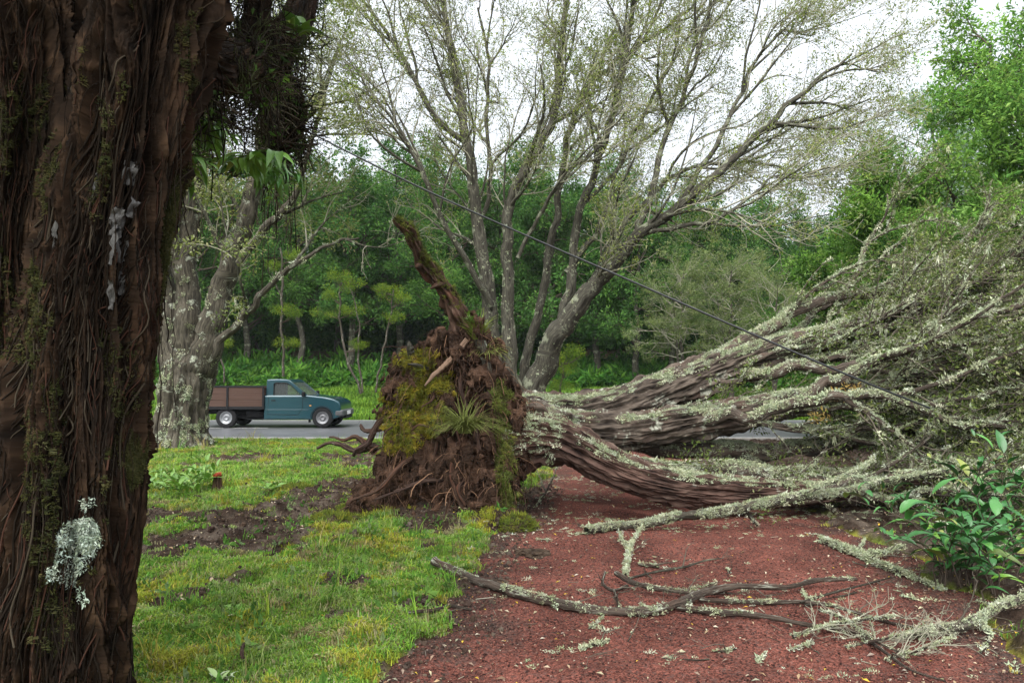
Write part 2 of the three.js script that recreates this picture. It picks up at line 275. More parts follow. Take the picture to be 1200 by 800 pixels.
function lawnColor(x, z) { const s = soil(x, z), a = mix3(MOSS, MOSS2, sm(-.2, .5, fbm(x * .9, 2, z * .9, 3))), b = mix3(SOILC, SOILC2, sm(-.1, .5, fbm(x * 2.5 + 9, 5, z * 2.5, 4))); return mix3(a, b, s); }
kind(mesh('ground', sheet(-300, 300, -400, 120, 20, () => -0.45, null, 0.5), std({ color: col(.05, .06, .03), roughness: 1 })), 'structure').userData.label = 'dark open ground reaching far out under the trees';
const lawnM = std({ vertexColors: true, map: grain, bumpMap: grainB, bumpScale: 0.03, roughness: 1 });
kind(mesh('lawn', sheet(-13, 13, ROAD_NEAR, 1.5, 0.06, lawnH, lawnColor, 0.8), lawnM), 'structure').userData.label = 'mossy lawn with patches of torn bare soil';
// red cinder path
const cinder = tex(1024, 1024, (u, v) => { const a = vn(u, v, 260, 260, 81), b = vn(u, v, 120, 120, 83), c = vf(u, v, 5, 5, 86, 4), pale = sm(.93, .98, vn(u, v, 180, 180, 90)), k = 0.4 + 0.6 * a * b + 0.6 * (c - .3) + 0.75 * (a - .5) + .4 * (b - .5); let o = [.12 * k * 1.5, .041 * k * 1.5, .029 * k * 1.5]; o = mix3(o, [.1, .055, .045], sm(.62, .8, vn(u, v, 90, 90, 95)) * .5); return mix3(o, [.42, .33, .26], pale * .5); });
const cinderB = tex(1024, 1024, (u, v) => { const k = 0.5 * vn(u, v, 260, 260, 81) + 0.35 * vn(u, v, 120, 120, 83) + .3 * vf(u, v, 8, 8, 99, 3); return [k, k, k]; }, false);
function pathColor(x, z) { const d = pathIn(x, z), n = fbm(x * 2.2, 4, z * 2.2, 4), dirt = sm(0.55, -0.1, d + n * 0.55), big = 1 + .35 * fbm(x * .8, 9, z * .8, 3); return mix3([big, big, big], [.42, .72, .78], dirt * .85); }
kind(mesh('cinder_path', sheet(-1.3, 4.6, ROAD_NEAR, 1.5, 0.045, pathH, pathColor, 0.62), std({ vertexColors: true, map: cinder, bumpMap: cinderB, bumpScale: 0.012, roughness: 0.95 })), 'structure').userData.label = 'dark red cinder path running under the fallen tree';
// road across the picture, with worn white lines and a kerb strip
const asph = tex(512, 512, (u, v) => { const k = 0.05 + 0.05 * vn(u, v, 220, 220, 31) + 0.03 * vf(u, v, 6, 6, 33, 4); return [k * .98, k, k * 1.06]; });
kind(mesh('road', sheet(-70, 70, ROAD_FAR, ROAD_NEAR + .02, 1.3, () => 0.012, null, 0.5), std({ map: asph, bumpMap: asph, bumpScale: 0.004, roughness: 0.42 })), 'structure').userData.label = 'wet grey asphalt road crossing behind the lawn';
const paintM = std({ map: tex(256, 256, (u, v) => { const w = sm(.3, .6, vf(u, v, 30, 30, 41, 4)); return mix3([.16, .16, .16], [.62, .62, .6], w); }), roughness: 0.6 });
for (const z of [-19.75, -27.2]) kind(mesh('road_marking', sheet(-60, 60, z - .06, z + .06, 0.12 * 10, () => 0.017, null, 2), paintM), 'structure').userData.label = z > -20 ? 'worn white edge line on the lawn side of the road' : 'worn white edge line below the wooded bank';
for (let i = 0; i < 14; i++) kind(mesh('road_marking', sheet(-40 + i * 6, -37.4 + i * 6, -23.42, -23.3, 0.13, () => 0.017, null, 2), paintM), 'structure').userData.label = 'worn white dash along the middle of the road';
kind(mesh('road_edging', new THREE.BoxGeometry(120, 0.1, 0.14).translate(0, 0.0, ROAD_NEAR + .05), std({ map: tex(256, 256, (u, v) => { const k = .2 + .2 * vf(u, v, 20, 20, 45, 4); return [k, k * .93, k * .85]; }), roughness: .95 })), 'structure').userData.label = 'low pale concrete strip between road and lawn';
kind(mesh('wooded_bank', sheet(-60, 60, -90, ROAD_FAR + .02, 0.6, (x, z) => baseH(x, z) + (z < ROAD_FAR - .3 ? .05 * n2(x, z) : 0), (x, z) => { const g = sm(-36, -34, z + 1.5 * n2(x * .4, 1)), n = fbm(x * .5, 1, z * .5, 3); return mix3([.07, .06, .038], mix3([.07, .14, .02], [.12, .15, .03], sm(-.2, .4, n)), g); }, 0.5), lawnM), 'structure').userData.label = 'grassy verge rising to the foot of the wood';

// ---------------------------------------------------------------- grass and litter
{
  const R = mul(100), G = [[.14, .26, .032], [.10, .22, .032], [.19, .27, .038], [.2, .26, .085]], Y = [[.28, .29, .03], [.23, .27, .032], [.32, .28, .06]], D = [[.27, .24, .12], [.2, .17, .08]];
  const T = [tuftGeo(1, 18, .05, .01, .03, .006, 1.1), tuftGeo(2, 24, .05, .006, .02, .007, 1.2), tuftGeo(3, 13, .05, .02, .05, .005, 1.1), tuftGeo(4, 9, .04, .07, .17, .005, .9)], lists = [[], [], [], []];
  const inView = (x, z) => Math.abs(x) < -z * 0.7 + 1.6;
  function put(x, z, tall) {
    const s = soil(x, z), d = pathIn(x, z); if (d > -0.02 + 0.1 * (R() - .6)) return; if (s > 0.3 && R() < s * .985) return; if (x > 1.5 && R() < .92) return; if (z < ROAD_NEAR + .12) return;
    const y = lawnH(x, z), yel = fbm(x * .9, 2, z * .9, 3) + .35 * n2(x * 5, z * 5), f = -z / 9;
    const brn = fbm(x * 1.7 + 90, 6, z * 1.7, 4) + .25 * (R() - .5); const c = R() < 0.06 || brn > .42 ? vary(D, R, .35) : yel > .22 + .2 * R() ? vary(Y, R, .32) : vary(G, R, .36); c.multiplyScalar(1.02 + .35 * n2(x * .6, z * .6 + 30) * .5 + .1);
    const v = tall ? 3 : n2(x * .7 + 5, z * .7) > .25 ? (R() < .5 ? 2 : 0) : (R() < .65 ? 1 : 0), k = (0.75 + R() * .6) * lerp(1, 1.5, Math.min(1, f - .4));
    lists[v].push({ p: V(x, y, z), q: toward(V((R() - .5) * .5, 1, (R() - .5) * .5).normalize(), R), s: V(k, k * (.75 + .5 * R()), k), c });
  }
  for (let i = 0; i < 330000; i++) { const d = 2.6 + 16.7 * Math.pow(R(), 1.25), x = lerp(-d * .7 - 1.6, Math.min(d * .7 + 1.6, 12), R()); if (d < 2.6 || !inView(x, -d)) continue; put(x, -d, false); }
  for (let i = 0; i < 1500; i++) { const d = 3 + 16 * Math.pow(R(), 1.1), x = lerp(-d * .7 - 1.6, 2, R()); if (n2(x * .8, d * .8) > .1) put(x, -d, true); }
  const g0 = thing('grass', 'short mossy grass covering the lawn', 'grass'); kind(g0, 'stuff');
  lists.forEach((l, i) => copies(['short_blades', 'moss_blades', 'lawn_blades', 'tall_blades'][i], T[i], M.grass, l, g0));
  // small broad-leaved weeds among the moss
  const weeds = []; for (let i = 0; i < 2600; i++) { const d = 3.2 + 14 * Math.pow(R(), 1.2), x = lerp(-d * .7 - 1.5, .4, R()); if (pathIn(x, -d) > -.1 || n2(x * 1.1, d * 1.1 + 50) + .5 * R() < .25 || -d < ROAD_NEAR + .2) continue; weeds.push({ p: V(x, lawnH(x, -d) + .012, -d), q: toward(V((R() - .5) * .5, 1, (R() - .5) * .5).normalize(), R), s: .5 + R() * .9, c: vary([[.09, .2, .035], [.13, .24, .05], [.16, .22, .09], [.07, .15, .03]], R, .3) }); }
  copies('weeds', leafClump(58, 9, .03, .05, .022, .5), M.grass, weeds, g0);
  // verge grass across the road
  const far = []; const TV = tuftGeo(7, 16, .16, .08, .2, .02, .7);
  for (let i = 0; i < 26000; i++) { const z = lerp(-27.8, -36.5, R()), x = lerp(-24, 16, R()); far.push({ p: V(x, baseH(x, z), z), q: yaw(R() * 6.28), s: .8 + R() * .7, c: vary([[.12, .24, .03], [.16, .27, .03], [.1, .2, .03]], R) }); }
  kind(tag(copies('verge_grass', TV, M.grass, far), 'bright green verge grass across the road', 'grass'), 'stuff');
  // clods on the torn soil
  const cg = new THREE.IcosahedronGeometry(.03, 1); { const p = cg.attributes.position; for (let i = 0; i < p.count; i++) { const k = 1 + .5 * n3(p.getX(i) * 40, p.getY(i) * 40, p.getZ(i) * 40); p.setXYZ(i, p.getX(i) * k, p.getY(i) * k * .8, p.getZ(i) * k); } cg.computeVertexNormals(); }
  const clods = [];
  for (let i = 0; i < 160000 && clods.length < 14000; i++) { const d = 3.5 + 9 * R(), x = lerp(-6, 1.4, R()); if (soil(x, -d) < .5 || pathIn(x, -d) > .35) continue; const s = .08 + R() * R() * R() * 1.1; clods.push({ p: V(x, groundY(x, -d) + .006 * s, -d), q: randQ(R), s, c: vary([[.06, .042, .032], [.1, .075, .055], [.045, .03, .024]], R, .3) }); }
  kind(tag(copies('soil_clods', cg, std({ roughness: 1 }), clods), 'dark crumbled soil clods on the torn lawn', 'soil'), 'stuff');
  // litter: dead leaves, lichen scraps and small sticks, thicker along the path's edges
  const lt = []; leafTris(lt, V(-.5, .05, 0), V(1, 0, 0), V(0, 0, 1), 1, .42, .15, .3); const lg = soup(lt), litter = [], scraps = [], sticks = [];
  for (let i = 0; i < 30000; i++) {
    const d = 3.4 + 12 * Math.pow(R(), 1.3), x = lerp(-.45 * d - 1, 0.72 * d + 1, R()), e = pathIn(x, -d), edge = Math.exp(-Math.abs(e) * 2.2); if (x > 3.4 && d < 9 ? R() > .9 : e > 0 ? R() > .16 + .6 * edge : e < -.5 ? R() > .34 + .5 * soil(x, -d) : R() > .3 + .5 * edge) continue;
    const y = groundY(x, -d), s = .012 + R() * R() * .05; litter.push({ p: V(x, y + .008, -d), q: toward(V((R() - .5) * .9, 1, (R() - .5) * .9).normalize(), R), s: V(s, s, s), c: R() < .08 ? vary([[.45, .3, .04]], R) : vary([[.28, .2, .12], [.16, .1, .065], [.4, .33, .24], [.22, .16, .12], [.33, .3, .2]], R, .3) });
  }
  for (let i = 0; i < 5200; i++) { const d = 4 + 9 * R(), x = lerp(-1.2, 4.6, R()); const e = pathIn(x, -d), m = fbm(x * 1.3, 11, d * 1.3, 3) + .35 * sm(7, 9.5, d); if (m < .2 + .3 * R()) continue; if (e < -.2 && x < 1) continue; const s = .3 + R() * R() * 1.1; scraps.push({ p: V(x, groundY(x, -d) + .002, -d), q: toward(V((R() - .5) * .6, 1, (R() - .5) * .6).normalize(), R), s: V(s, s * .8, s), c: vary(LICH, R, .2) }); }
  for (let i = 0; i < 420; i++) { const d = 4 + 10 * Math.pow(R(), 1.3), x = lerp(-3, 5.2, R()); if (pathIn(x, -d) < -.4 && R() < .6 && x < 3) continue; sticks.push({ p: V(x, groundY(x, -d) + .006, -d), q: yaw(R() * 6.28), s: V(.02 + R() * R() * .13, .0015 + R() * .003, .0015 + R() * .003), c: vary([[.14, .11, .085], [.3, .27, .2], [.07, .05, .04]], R) }); }
  const chips = []; for (let i = 0; i < 26000; i++) { const d = 3.6 + 5 * Math.pow(R(), 1.5), x = lerp(-.8, 4, R()); if (pathIn(x, -d) < -.02) continue; chips.push({ p: V(x, pathH(x, -d), -d), q: randQ(R), s: .08 + R() * R() * .26, c: vary([[.1, .036, .028], [.05, .022, .018], [.15, .06, .045], [.035, .02, .017]], R, .35) }); }
  kind(tag(copies('path_gravel', cg, std({ roughness: .95 }), chips), 'fine red gravel loose on the cinder path', 'gravel'), 'stuff');
  kind(tag(copies('leaf_litter', lg, std({ roughness: .9 }), litter), 'small dead leaves strewn over path and lawn', 'leaf litter'), 'stuff');
  kind(tag(copies('lichen_litter', FRILL[1], M.lichen, scraps), 'pale lichen scraps strewn over the red path', 'lichen'), 'stuff');
  kind(tag(copies('stick_litter', new THREE.CylinderGeometry(.7, 1, 1, 5).rotateZ(Math.PI / 2).scale(1, 1, 1), std({ roughness: .9 }), sticks), 'tiny broken sticks strewn over the red path', 'sticks'), 'stuff');
}
console.log('setting done');

// ================================================================ THE OLD TREE BESIDE THE CAMERA
const ridge = (x, y, z) => 1 - Math.abs(n3(x, y, z)) * 1.7;
{
  const R = mul(200), t = thing('old_tree', 'massive dark old tree with stringy peeling bark and twisted stems', 'tree', V(-2.25, 0, -3.45));
  const fib = (amp, tw, off) => (th, len, r) => {
    const a = th + tw * len, c = Math.cos(a), s = Math.sin(a), w = 0.25 * n3(c * 1.2, s * 1.2, len * .9 + off);
    const c2 = Math.cos(a + w), s2 = Math.sin(a + w);
    return amp * (0.085 * ridge(c2 * 1.5, s2 * 1.5, len * .45 + off) + 0.045 * ridge(c2 * 4, s2 * 4, len * .7 + off) + 0.03 * ridge(c2 * 10, s2 * 10, len * 1.3 + off) + 0.018 * ridge(c2 * 22, s2 * 22, len * 2.4 + off) + .009 * ridge(c2 * 46, s2 * 46, len * 4 + off) + 0.006 * n3(c * 40, s * 40, len * 9) - .07) + .012 * n3(c * 2, s * 2, len * 5 + off);
  };
  const stems = [
    [[[-8, 920, 3.55, .6], [-2, 780, 3.55, .47], [2, 600, 3.55, .35], [2, 430, 3.55, .27], [10, 250, 3.55, .26], [22, 120, 3.55, .29], [35, 0, 3.6, .28], [50, -250, 3.7, .26], [70, -700, 4.1, .2]], 1.0, .25, 0],
    [[[36, 930, 3.3, .40], [44, 800, 3.3, .28], [66, 640, 3.32, .26], [86, 500, 3.35, .25], [100, 390, 3.38, .24], [118, 290, 3.4, .23], [150, 150, 3.42, .225], [187, 0, 3.5, .26], [235, -200, 3.65, .26], [300, -600, 4.2, .2]], .85, .5, 7],
  ];
  const surfs = [];
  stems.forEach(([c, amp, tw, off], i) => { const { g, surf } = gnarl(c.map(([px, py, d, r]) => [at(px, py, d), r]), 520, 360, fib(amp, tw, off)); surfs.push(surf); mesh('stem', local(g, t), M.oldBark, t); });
  // side root that stands a little off the trunk
  for (const c of [[[182, 330, 3.5, .035], [168, 420, 3.46, .045], [158, 520, 3.42, .045], [156, 590, 3.4, .05], [148, 660, 3.38, .045], [128, 730, 3.36, .045], [112, 830, 3.34, .05], [104, 930, 3.34, .07]], [[215, 130, 3.55, .03], [196, 230, 3.5, .03], [178, 330, 3.48, .035], [160, 420, 3.4, .03]], [[122, -40, 3.45, .04], [113, 60, 3.42, .05], [100, 140, 3.4, .06], [78, 210, 3.36, .055], [64, 330, 3.34, .06], [48, 470, 3.3, .055], [40, 600, 3.27, .06], [28, 760, 3.25, .07], [15, 930, 3.2, .08]]]) {
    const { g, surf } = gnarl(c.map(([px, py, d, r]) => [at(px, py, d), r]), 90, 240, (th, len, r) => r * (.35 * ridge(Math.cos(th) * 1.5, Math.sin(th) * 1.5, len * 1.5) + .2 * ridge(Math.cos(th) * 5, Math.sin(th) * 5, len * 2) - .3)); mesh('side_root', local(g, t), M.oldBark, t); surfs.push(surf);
  }
  // hanging fibres lying on the bark
  const dark = new Acc(), pale = new Acc(), ruddy = new Acc();
  for (let i = 0; i < 2600; i++) {
    const s = surfs[i % 2], t0 = .12 + R() * .62, L = .04 + R() * .22, ph = R() * 9, u0 = i % 2 ? R() : R(), pts = [], n = 16, amp = .015 + R() * .03, lift = .002 + R() * R() * .03;
    for (let k = 0; k <= n; k++) { const q = s(t0 - L * k / n, u0 + amp * n2(k * .14, ph)); pts.push(q.p.addScaledVector(q.n, .004 + lift * (.5 + .5 * n2(k * .3, ph + 4)))); }
    for (let w = 0; w < 3; w++) for (let k = 1; k < n; k++) pts[k].multiplyScalar(.5).addScaledVector(pts[k - 1], .25).addScaledVector(pts[k + 1], .25);
    (R() < .7 ? dark : R() < .6 ? ruddy : pale).tube(pts, .0014 + R() * R() * .0055, 4);
  }
  for (let i = 0; i < 90; i++) { // loose strands that hang off the stems
    const s = surfs[i % 2](.35 + R() * .4, R()), p = s.p, L = .2 + R() * .7, pts = [p], ph = R() * 20; let q = p.clone();
    for (let k = 1; k < 14; k++) { q = q.clone(); q.y -= L / 14; q.addScaledVector(s.n, .03 * Math.exp(-k * .4)); q.x += .014 * n2(k * .5, ph); q.z += .014 * n2(k * .5, ph + 7); pts.push(q); }
    dark.tube(pts, .0015 + R() * .002, 3);
  }
  kind(mesh('bark_fibre', local(dark.build(), t), M.strand, t), 'stuff'); kind(mesh('ruddy_bark_fibre', local(ruddy.build(), t), std({ color: col(.05, .024, .016), roughness: 1 }), t), 'stuff'); kind(mesh('pale_bark_fibre', local(pale.build(), t), M.strandPale, t), 'stuff');
  // pale flakes where the bark has peeled, and the lichen patch
  const flakeM = std({ map: barkSet(12, [.02, .018, .016], [.075, .072, .068], [.17, .17, .168], [.3, .3, .3], 0, null, 256).map, roughness: .8 });
  const pick = (s, cx, cy, rx, ry, n, fn) => { let k = 0; for (let i = 0; i < 200000 && k < n; i++) { const q = s(R(), R()); if (q.n.z < .25) continue; const [x, y] = toPx(q.p); if (((x - cx) / rx) ** 2 + ((y - cy) / ry) ** 2 < 1) { fn(q, x, y); k++; } } };
  for (const [cx, cy, rx, ry, n] of [[138, 280, 10, 42, 16], [140, 345, 14, 14, 9], [108, 235, 18, 18, 5], [152, 215, 8, 30, 5], [72, 300, 14, 30, 4]]) pick(surfs[1], cx, cy, rx, ry, n, (q) => {
    const g = new THREE.PlaneGeometry(.02 + R() * .03, .05 + R() * .09, 4, 6), p = g.attributes.position; for (let i = 0; i < p.count; i++) { const x = p.getX(i), y = p.getY(i); p.setXYZ(i, x * (1 - 3 * Math.abs(y)) + .006 * n3(x * 60, y * 40, cx), y + .008 * n3(x * 90, y * 30, 5), .012 * n3(x * 30, y * 30, cy) - 2.5 * x * x + .004); }
    g.computeVertexNormals(); g.rotateZ(-.35 + R() * .5); g.lookAt(q.n); g.translate(q.p.x + q.n.x * .006, q.p.y, q.p.z + q.n.z * .006); mesh('bark_flake', local(g, t), flakeM, t);
  });
  const lich = [];
  for (const [cx, cy, rx, ry, n] of [[90, 640, 26, 28, 420], [74, 668, 20, 16, 220], [102, 625, 14, 18, 140], [99, 700, 4, 8, 10], [101, 590, 3, 7, 8]]) pick(surfs[1], cx, cy, rx, ry, n, (q, x, y) => { if (n2(x * .07, y * .07) < -.25) return; const s = .4 + R() * .5; lich.push({ p: q.p.addScaledVector(q.n, .012), q: toward(q.n, R), s, c: vary([[.36, .42, .34], [.44, .5, .42], [.28, .34, .25]], R, .2) }); });
  copies('lichen_patch', FRILL[0], M.lichen, lich, t);
  const moss = [], MG = tuftGeo(31, 16, .012, .004, .013, .003, 1);
  surfs.forEach((s, k) => { for (let i = 0; i < 22000; i++) { const q = s(.1 + R() * .7, R()), w = n3(q.p.x * 3, q.p.y * 1.2, q.p.z * 3) + .35 * n3(q.p.x * 12, q.p.y * 4, q.p.z * 12); if (w < (k > 1 ? .1 : .3) || q.n.z < -.4) continue; moss.push({ p: q.p, q: toward(q.n, R), s: .6 + R(), c: vary([[.055, .058, .018], [.04, .046, .016], [.08, .075, .03]], R, .3) }); } });
  copies('moss', MG, M.grass, moss, t);
  // limb that leaves the leaning stem, wrapped in roots and plants
  const limbs = [[[205, 60, 3.55, .13], [245, 78, 4.0, .13], [285, 72, 4.6, .14], [318, 60, 5.3, .13], [348, 20, 6, .11], [368, -60, 6.6, .1], [390, -200, 7.4, .08]], [[318, 60, 5.3, .1], [330, 95, 5.6, .09], [338, 130, 5.7, .12], [330, 165, 5.75, .1], [318, 182, 5.8, .03]], [[285, 72, 4.6, .09], [300, 20, 4.8, .08], [305, -60, 5, .07], [330, -200, 5.4, .05]]];
  const tang = new Acc();
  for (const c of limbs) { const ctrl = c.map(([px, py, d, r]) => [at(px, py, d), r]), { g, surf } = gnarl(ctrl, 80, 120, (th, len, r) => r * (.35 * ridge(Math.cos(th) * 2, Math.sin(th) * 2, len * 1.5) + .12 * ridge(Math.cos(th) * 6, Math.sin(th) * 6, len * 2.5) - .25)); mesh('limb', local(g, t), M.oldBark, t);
    for (let i = 0; i < 190; i++) { const q = surf(R() * .98, R()), L = R() < .6 ? .05 + R() * .22 : .15 + R() * R() * .75, pts = [q.p], ph = R() * 30; let p = q.p.clone(); const out = .012 + R() * .04; for (let k = 1; k < 10; k++) { p = p.clone().addScaledVector(q.n, out * Math.exp(-k * .35)); p.y -= L / 10 * (k / 5); p.x += .02 * n2(k * .4, ph); p.z += .02 * n2(k * .4, ph + 9); pts.push(p); } tang.tube(pts, .0018 + R() * .003, 3); if (R() < .0) surfs.push(surf); } }
  const hairG = (() => { const r = mul(77), a = new Acc(); for (let i = 0; i < 14; i++) { const d = randDir(r), pts = [V()]; let p = V(); for (let k = 0; k < 5; k++) { d.addScaledVector(randDir(r), .5); d.y -= .2; d.normalize(); p = p.clone().addScaledVector(d, .03); pts.push(p); } a.tube(pts, .0022, 3); } return a.build(); })();
  const tangle = [], sprigs = [];
  for (const c of limbs) { const { pts, rad } = run(c.map(([px, py, d, r]) => [at(px, py, d), r]), 40); for (let i = 0; i < 80; i++) { const k = Math.floor(R() * 40), e = randDir(R), p = pts[k].clone().addScaledVector(e, rad[k] * (.9 + R() * .9)); p.y -= R() * R() * .35; tangle.push({ p, q: randQ(R), s: .7 + R() * 1.1, c: vary([[.03, .022, .015], [.06, .05, .035], [.05, .055, .025]], R, .3) }); if (R() < .6) sprigs.push({ p, q: randQ(R), s: .5 + R() * .6, c: vary([[.07, .14, .025], [.1, .19, .03], [.05, .09, .03]], R, .3) }); } }
  for (let i = 0; i < 80; i++) { const p = at(lerp(205, 345, R()), lerp(90, 235, R() * R()), lerp(4.6, 5.8, R())); tangle.push({ p, q: randQ(R), s: .7 + R(), c: vary([[.05, .04, .03], [.09, .08, .055], [.07, .08, .035]], R, .3) }); if (R() < .6) sprigs.push({ p, q: randQ(R), s: .5 + R() * .6, c: vary([[.12, .24, .03], [.17, .3, .045], [.08, .15, .03]], R, .3) }); }
  copies('root_tangle', hairG, std({ roughness: 1 }), tangle, t); copies('foliage', leafClump(45, 8, .06, .07, .024, -.1), M.leaf, sprigs, t);
  kind(mesh('hanging_roots', local(tang.build(), t), M.strand, t), 'stuff');
  // crown overhead: shades the trunks
  const o = { R, levels: [{ n: 9, len: 3.2, ang: .9, jit: .22, up: .03, seg: 7, sides: 5, t0: .3, r: .06 }, { n: 7, len: 1.3, ang: .8, jit: .3, up: .02, seg: 5, sides: 4, t0: .2, r: .02 }, { n: 4, len: .5, ang: .8, jit: .3, up: 0, seg: 3, sides: 3, t0: .2, r: .008 }], twig: new Acc(), tips: [], lich: null, floor: 5.4 };
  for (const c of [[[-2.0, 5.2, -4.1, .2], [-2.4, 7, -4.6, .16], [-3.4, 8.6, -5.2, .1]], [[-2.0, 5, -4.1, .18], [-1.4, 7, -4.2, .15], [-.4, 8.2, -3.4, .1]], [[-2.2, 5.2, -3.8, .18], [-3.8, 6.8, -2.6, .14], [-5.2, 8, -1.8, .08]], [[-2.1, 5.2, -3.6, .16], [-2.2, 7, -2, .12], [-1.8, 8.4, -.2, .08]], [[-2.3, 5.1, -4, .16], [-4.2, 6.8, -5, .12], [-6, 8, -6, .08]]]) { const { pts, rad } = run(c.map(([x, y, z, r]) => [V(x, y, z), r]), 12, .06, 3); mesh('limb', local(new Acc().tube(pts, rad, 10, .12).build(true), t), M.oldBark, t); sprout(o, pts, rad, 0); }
  kind(mesh('twigs', local(o.twig.build(), t), M.twigDark, t), 'stuff');
  copies('crown', leafClump(40, 16, .22, .11, .04, .2), M.leaf, o.tips.map((e) => ({ p: e.p, q: randQ(R), s: 1.1 + R() * .8, c: vary([[.05, .095, .02], [.07, .12, .025]], R) })), t);
}
console.log('old tree done');

// large single leaves, a few shapes shared by all plants
function bigLeaf(seed, w = .26, droop = .5) { const r = mul(seed), n = 7, P = [], I = []; for (let i = 0; i <= n; i++) { const t = i / n, h = w * Math.pow(Math.sin(Math.PI * Math.pow(t, .75)), .9) * .5 + (i === 0 ? .012 : 0), y = .12 * Math.sin(t * 2) - droop * t * t * .5, x = t * (1 - droop * .12 * t), tw = .05 * (r() - .5); P.push(x, y + h * .45 + tw * t, -h, x, y, 0, x, y + h * .45 - tw * t, h); } for (let i = 0; i < n; i++) { const a = i * 3; I.push(a, a + 1, a + 3, a + 1, a + 4, a + 3, a + 1, a + 2, a + 4, a + 2, a + 5, a + 4); } const g = new THREE.BufferGeometry(); g.setAttribute('position', new THREE.BufferAttribute(new Float32Array(P), 3)); g.setIndex(I); g.computeVertexNormals(); return g; }
const LEAFG = [bigLeaf(1, .26, .4), bigLeaf(2, .3, .7), bigLeaf(3, .22, .9), bigLeaf(4, .34, .5), bigLeaf(5, .28, 1.2)];
const leafM = (r, g, b, ro = .35, tr = .15) => new THREE.MeshPhysicalMaterial({ color: col(r, g, b), side: THREE.DoubleSide, roughness: ro, transmission: tr, thickness: 0, specularIntensity: .9 });
const SHRUBM = [leafM(.028, .12, .024), leafM(.04, .16, .034), leafM(.06, .2, .04), leafM(.09, .26, .045), leafM(.15, .31, .04), leafM(.22, .26, .05, .5), leafM(.1, .15, .03, .55)], BRIGHTM = [leafM(.15, .3, .04, .5, .35), leafM(.2, .36, .05, .5, .4), leafM(.11, .24, .035, .5, .35), leafM(.3, .38, .06, .5, .4)];
function addLeaf(t, p, dir, L, m, R) { const o = shade(new THREE.Mesh(LEAFG[Math.floor(R() * LEAFG.length)], m[Math.floor(R() * R() * m.length * .999)])); o.name = 'leaf'; const x = dir.clone().normalize(), z = V().crossVectors(x, UPV).normalize(), y = V().crossVectors(z, x); o.quaternion.setFromRotationMatrix(new THREE.Matrix4().makeBasis(x, y, z)).multiply(new THREE.Quaternion().setFromAxisAngle(V(1, 0, 0), (R() - .5) * 1.1)); o.position.copy(p).sub(t.position); o.scale.set(L, L * (.8 + R() * .4), L * (.85 + R() * .35)); t.add(o); }
// a leafy plant: stems that arch from a base, leaves along them
function leafyPlant(name, label, cat, base, o, group) {
  const R = mul(o.seed), t = thing(name, label, cat, base, group), a = new Acc(); let left = o.max ?? 290;
  for (let i = 0; i < o.stems; i++) {
    const an = o.a0 === undefined ? R() * 6.283 : o.a0 + (R() - .5) * o.spreadA, out = o.out * (.25 + R() * .8), h = o.h * (.55 + R() * .5), b0 = base.clone().add(V((R() - .5) * o.base, 0, (R() - .5) * o.base)), pts = [], d = V(Math.cos(an), 0, Math.sin(an));
    for (let k = 0; k <= 8; k++) { const u = k / 8; pts.push(b0.clone().addScaledVector(d, out * u * u).add(V(.03 * n2(i, u * 3), h * (u - .25 * u * u * o.arch), .03 * n2(i + 9, u * 3)))); }
    a.tube(pts, pts.map((_, k) => o.r * (1 - .08 * k)), 5);
    for (let k = 0; k < o.leaves && left > 0; k++, left--) { const u = (o.u0 ?? .25) + (1 - (o.u0 ?? .25)) * (k + R() * .6) / o.leaves, f = Math.min(7.99, u * 8), j = Math.floor(f), p = pts[j].clone().lerp(pts[j + 1], f - j), s = V().subVectors(pts[j + 1], pts[j]).normalize(), w = k * 2.4 + R(), q = V(Math.cos(w), .25 + (o.dy ?? 0) + R() * .5, Math.sin(w)).addScaledVector(s, u > .9 ? .9 : .35); addLeaf(t, p, q, o.L * (.4 + R() * .8), o.mats, R); }
  }
  mesh('stem', local(a.build(), t), o.stemM ?? M.twigDark, t); return t;
}
{ // plants growing on the limb, in front of the roadside tree
  leafyPlant('epiphyte_plant', 'bright long-leaved plant hanging from the limb of the old tree', 'plant', at(236, 138, 3.95), { seed: 5, stems: 9, out: .28, h: -.1, base: .12, arch: 1, r: .004, leaves: 9, L: .15, mats: BRIGHTM, dy: -1.1 });
  leafyPlant('epiphyte_plant', 'glossy plant with hanging leaves under the end of the limb', 'plant', at(300, 176, 4.3), { seed: 6, stems: 8, out: .3, h: -.08, base: .16, arch: 1, r: .004, leaves: 7, L: .16, mats: [SHRUBM[4], ...BRIGHTM], dy: -1.1 });
  leafyPlant('epiphyte_plant', 'pair of bright leaf whorls low on the hanging roots beside the leaning stem', 'plant', at(226, 178, 3.9), { seed: 9, stems: 7, out: .16, h: -.16, base: .1, arch: 1, r: .003, leaves: 6, L: .13, mats: BRIGHTM, dy: -.8 });
  leafyPlant('epiphyte_plant', 'pale green leaves hanging under the knotted limb end', 'plant', at(322, 190, 4.9), { seed: 10, stems: 6, out: .25, h: -.2, base: .2, arch: 1, r: .003, leaves: 7, L: .16, mats: [BRIGHTM[2], SHRUBM[3], BRIGHTM[0]], dy: -.8 });
  leafyPlant('epiphyte_plant', 'small bright leaf rosette on top of the dark limb', 'plant', at(345, 52, 5.1), { seed: 7, stems: 5, out: .25, h: .18, base: .08, arch: 1, r: .004, leaves: 6, L: .16, mats: BRIGHTM });
  leafyPlant('epiphyte_plant', 'tuft of dark strap leaves on the limb fork', 'plant', at(265, 205, 4.6), { seed: 8, stems: 6, out: .2, h: .05, base: .12, arch: 1, r: .004, leaves: 6, L: .15, mats: SHRUBM });
}

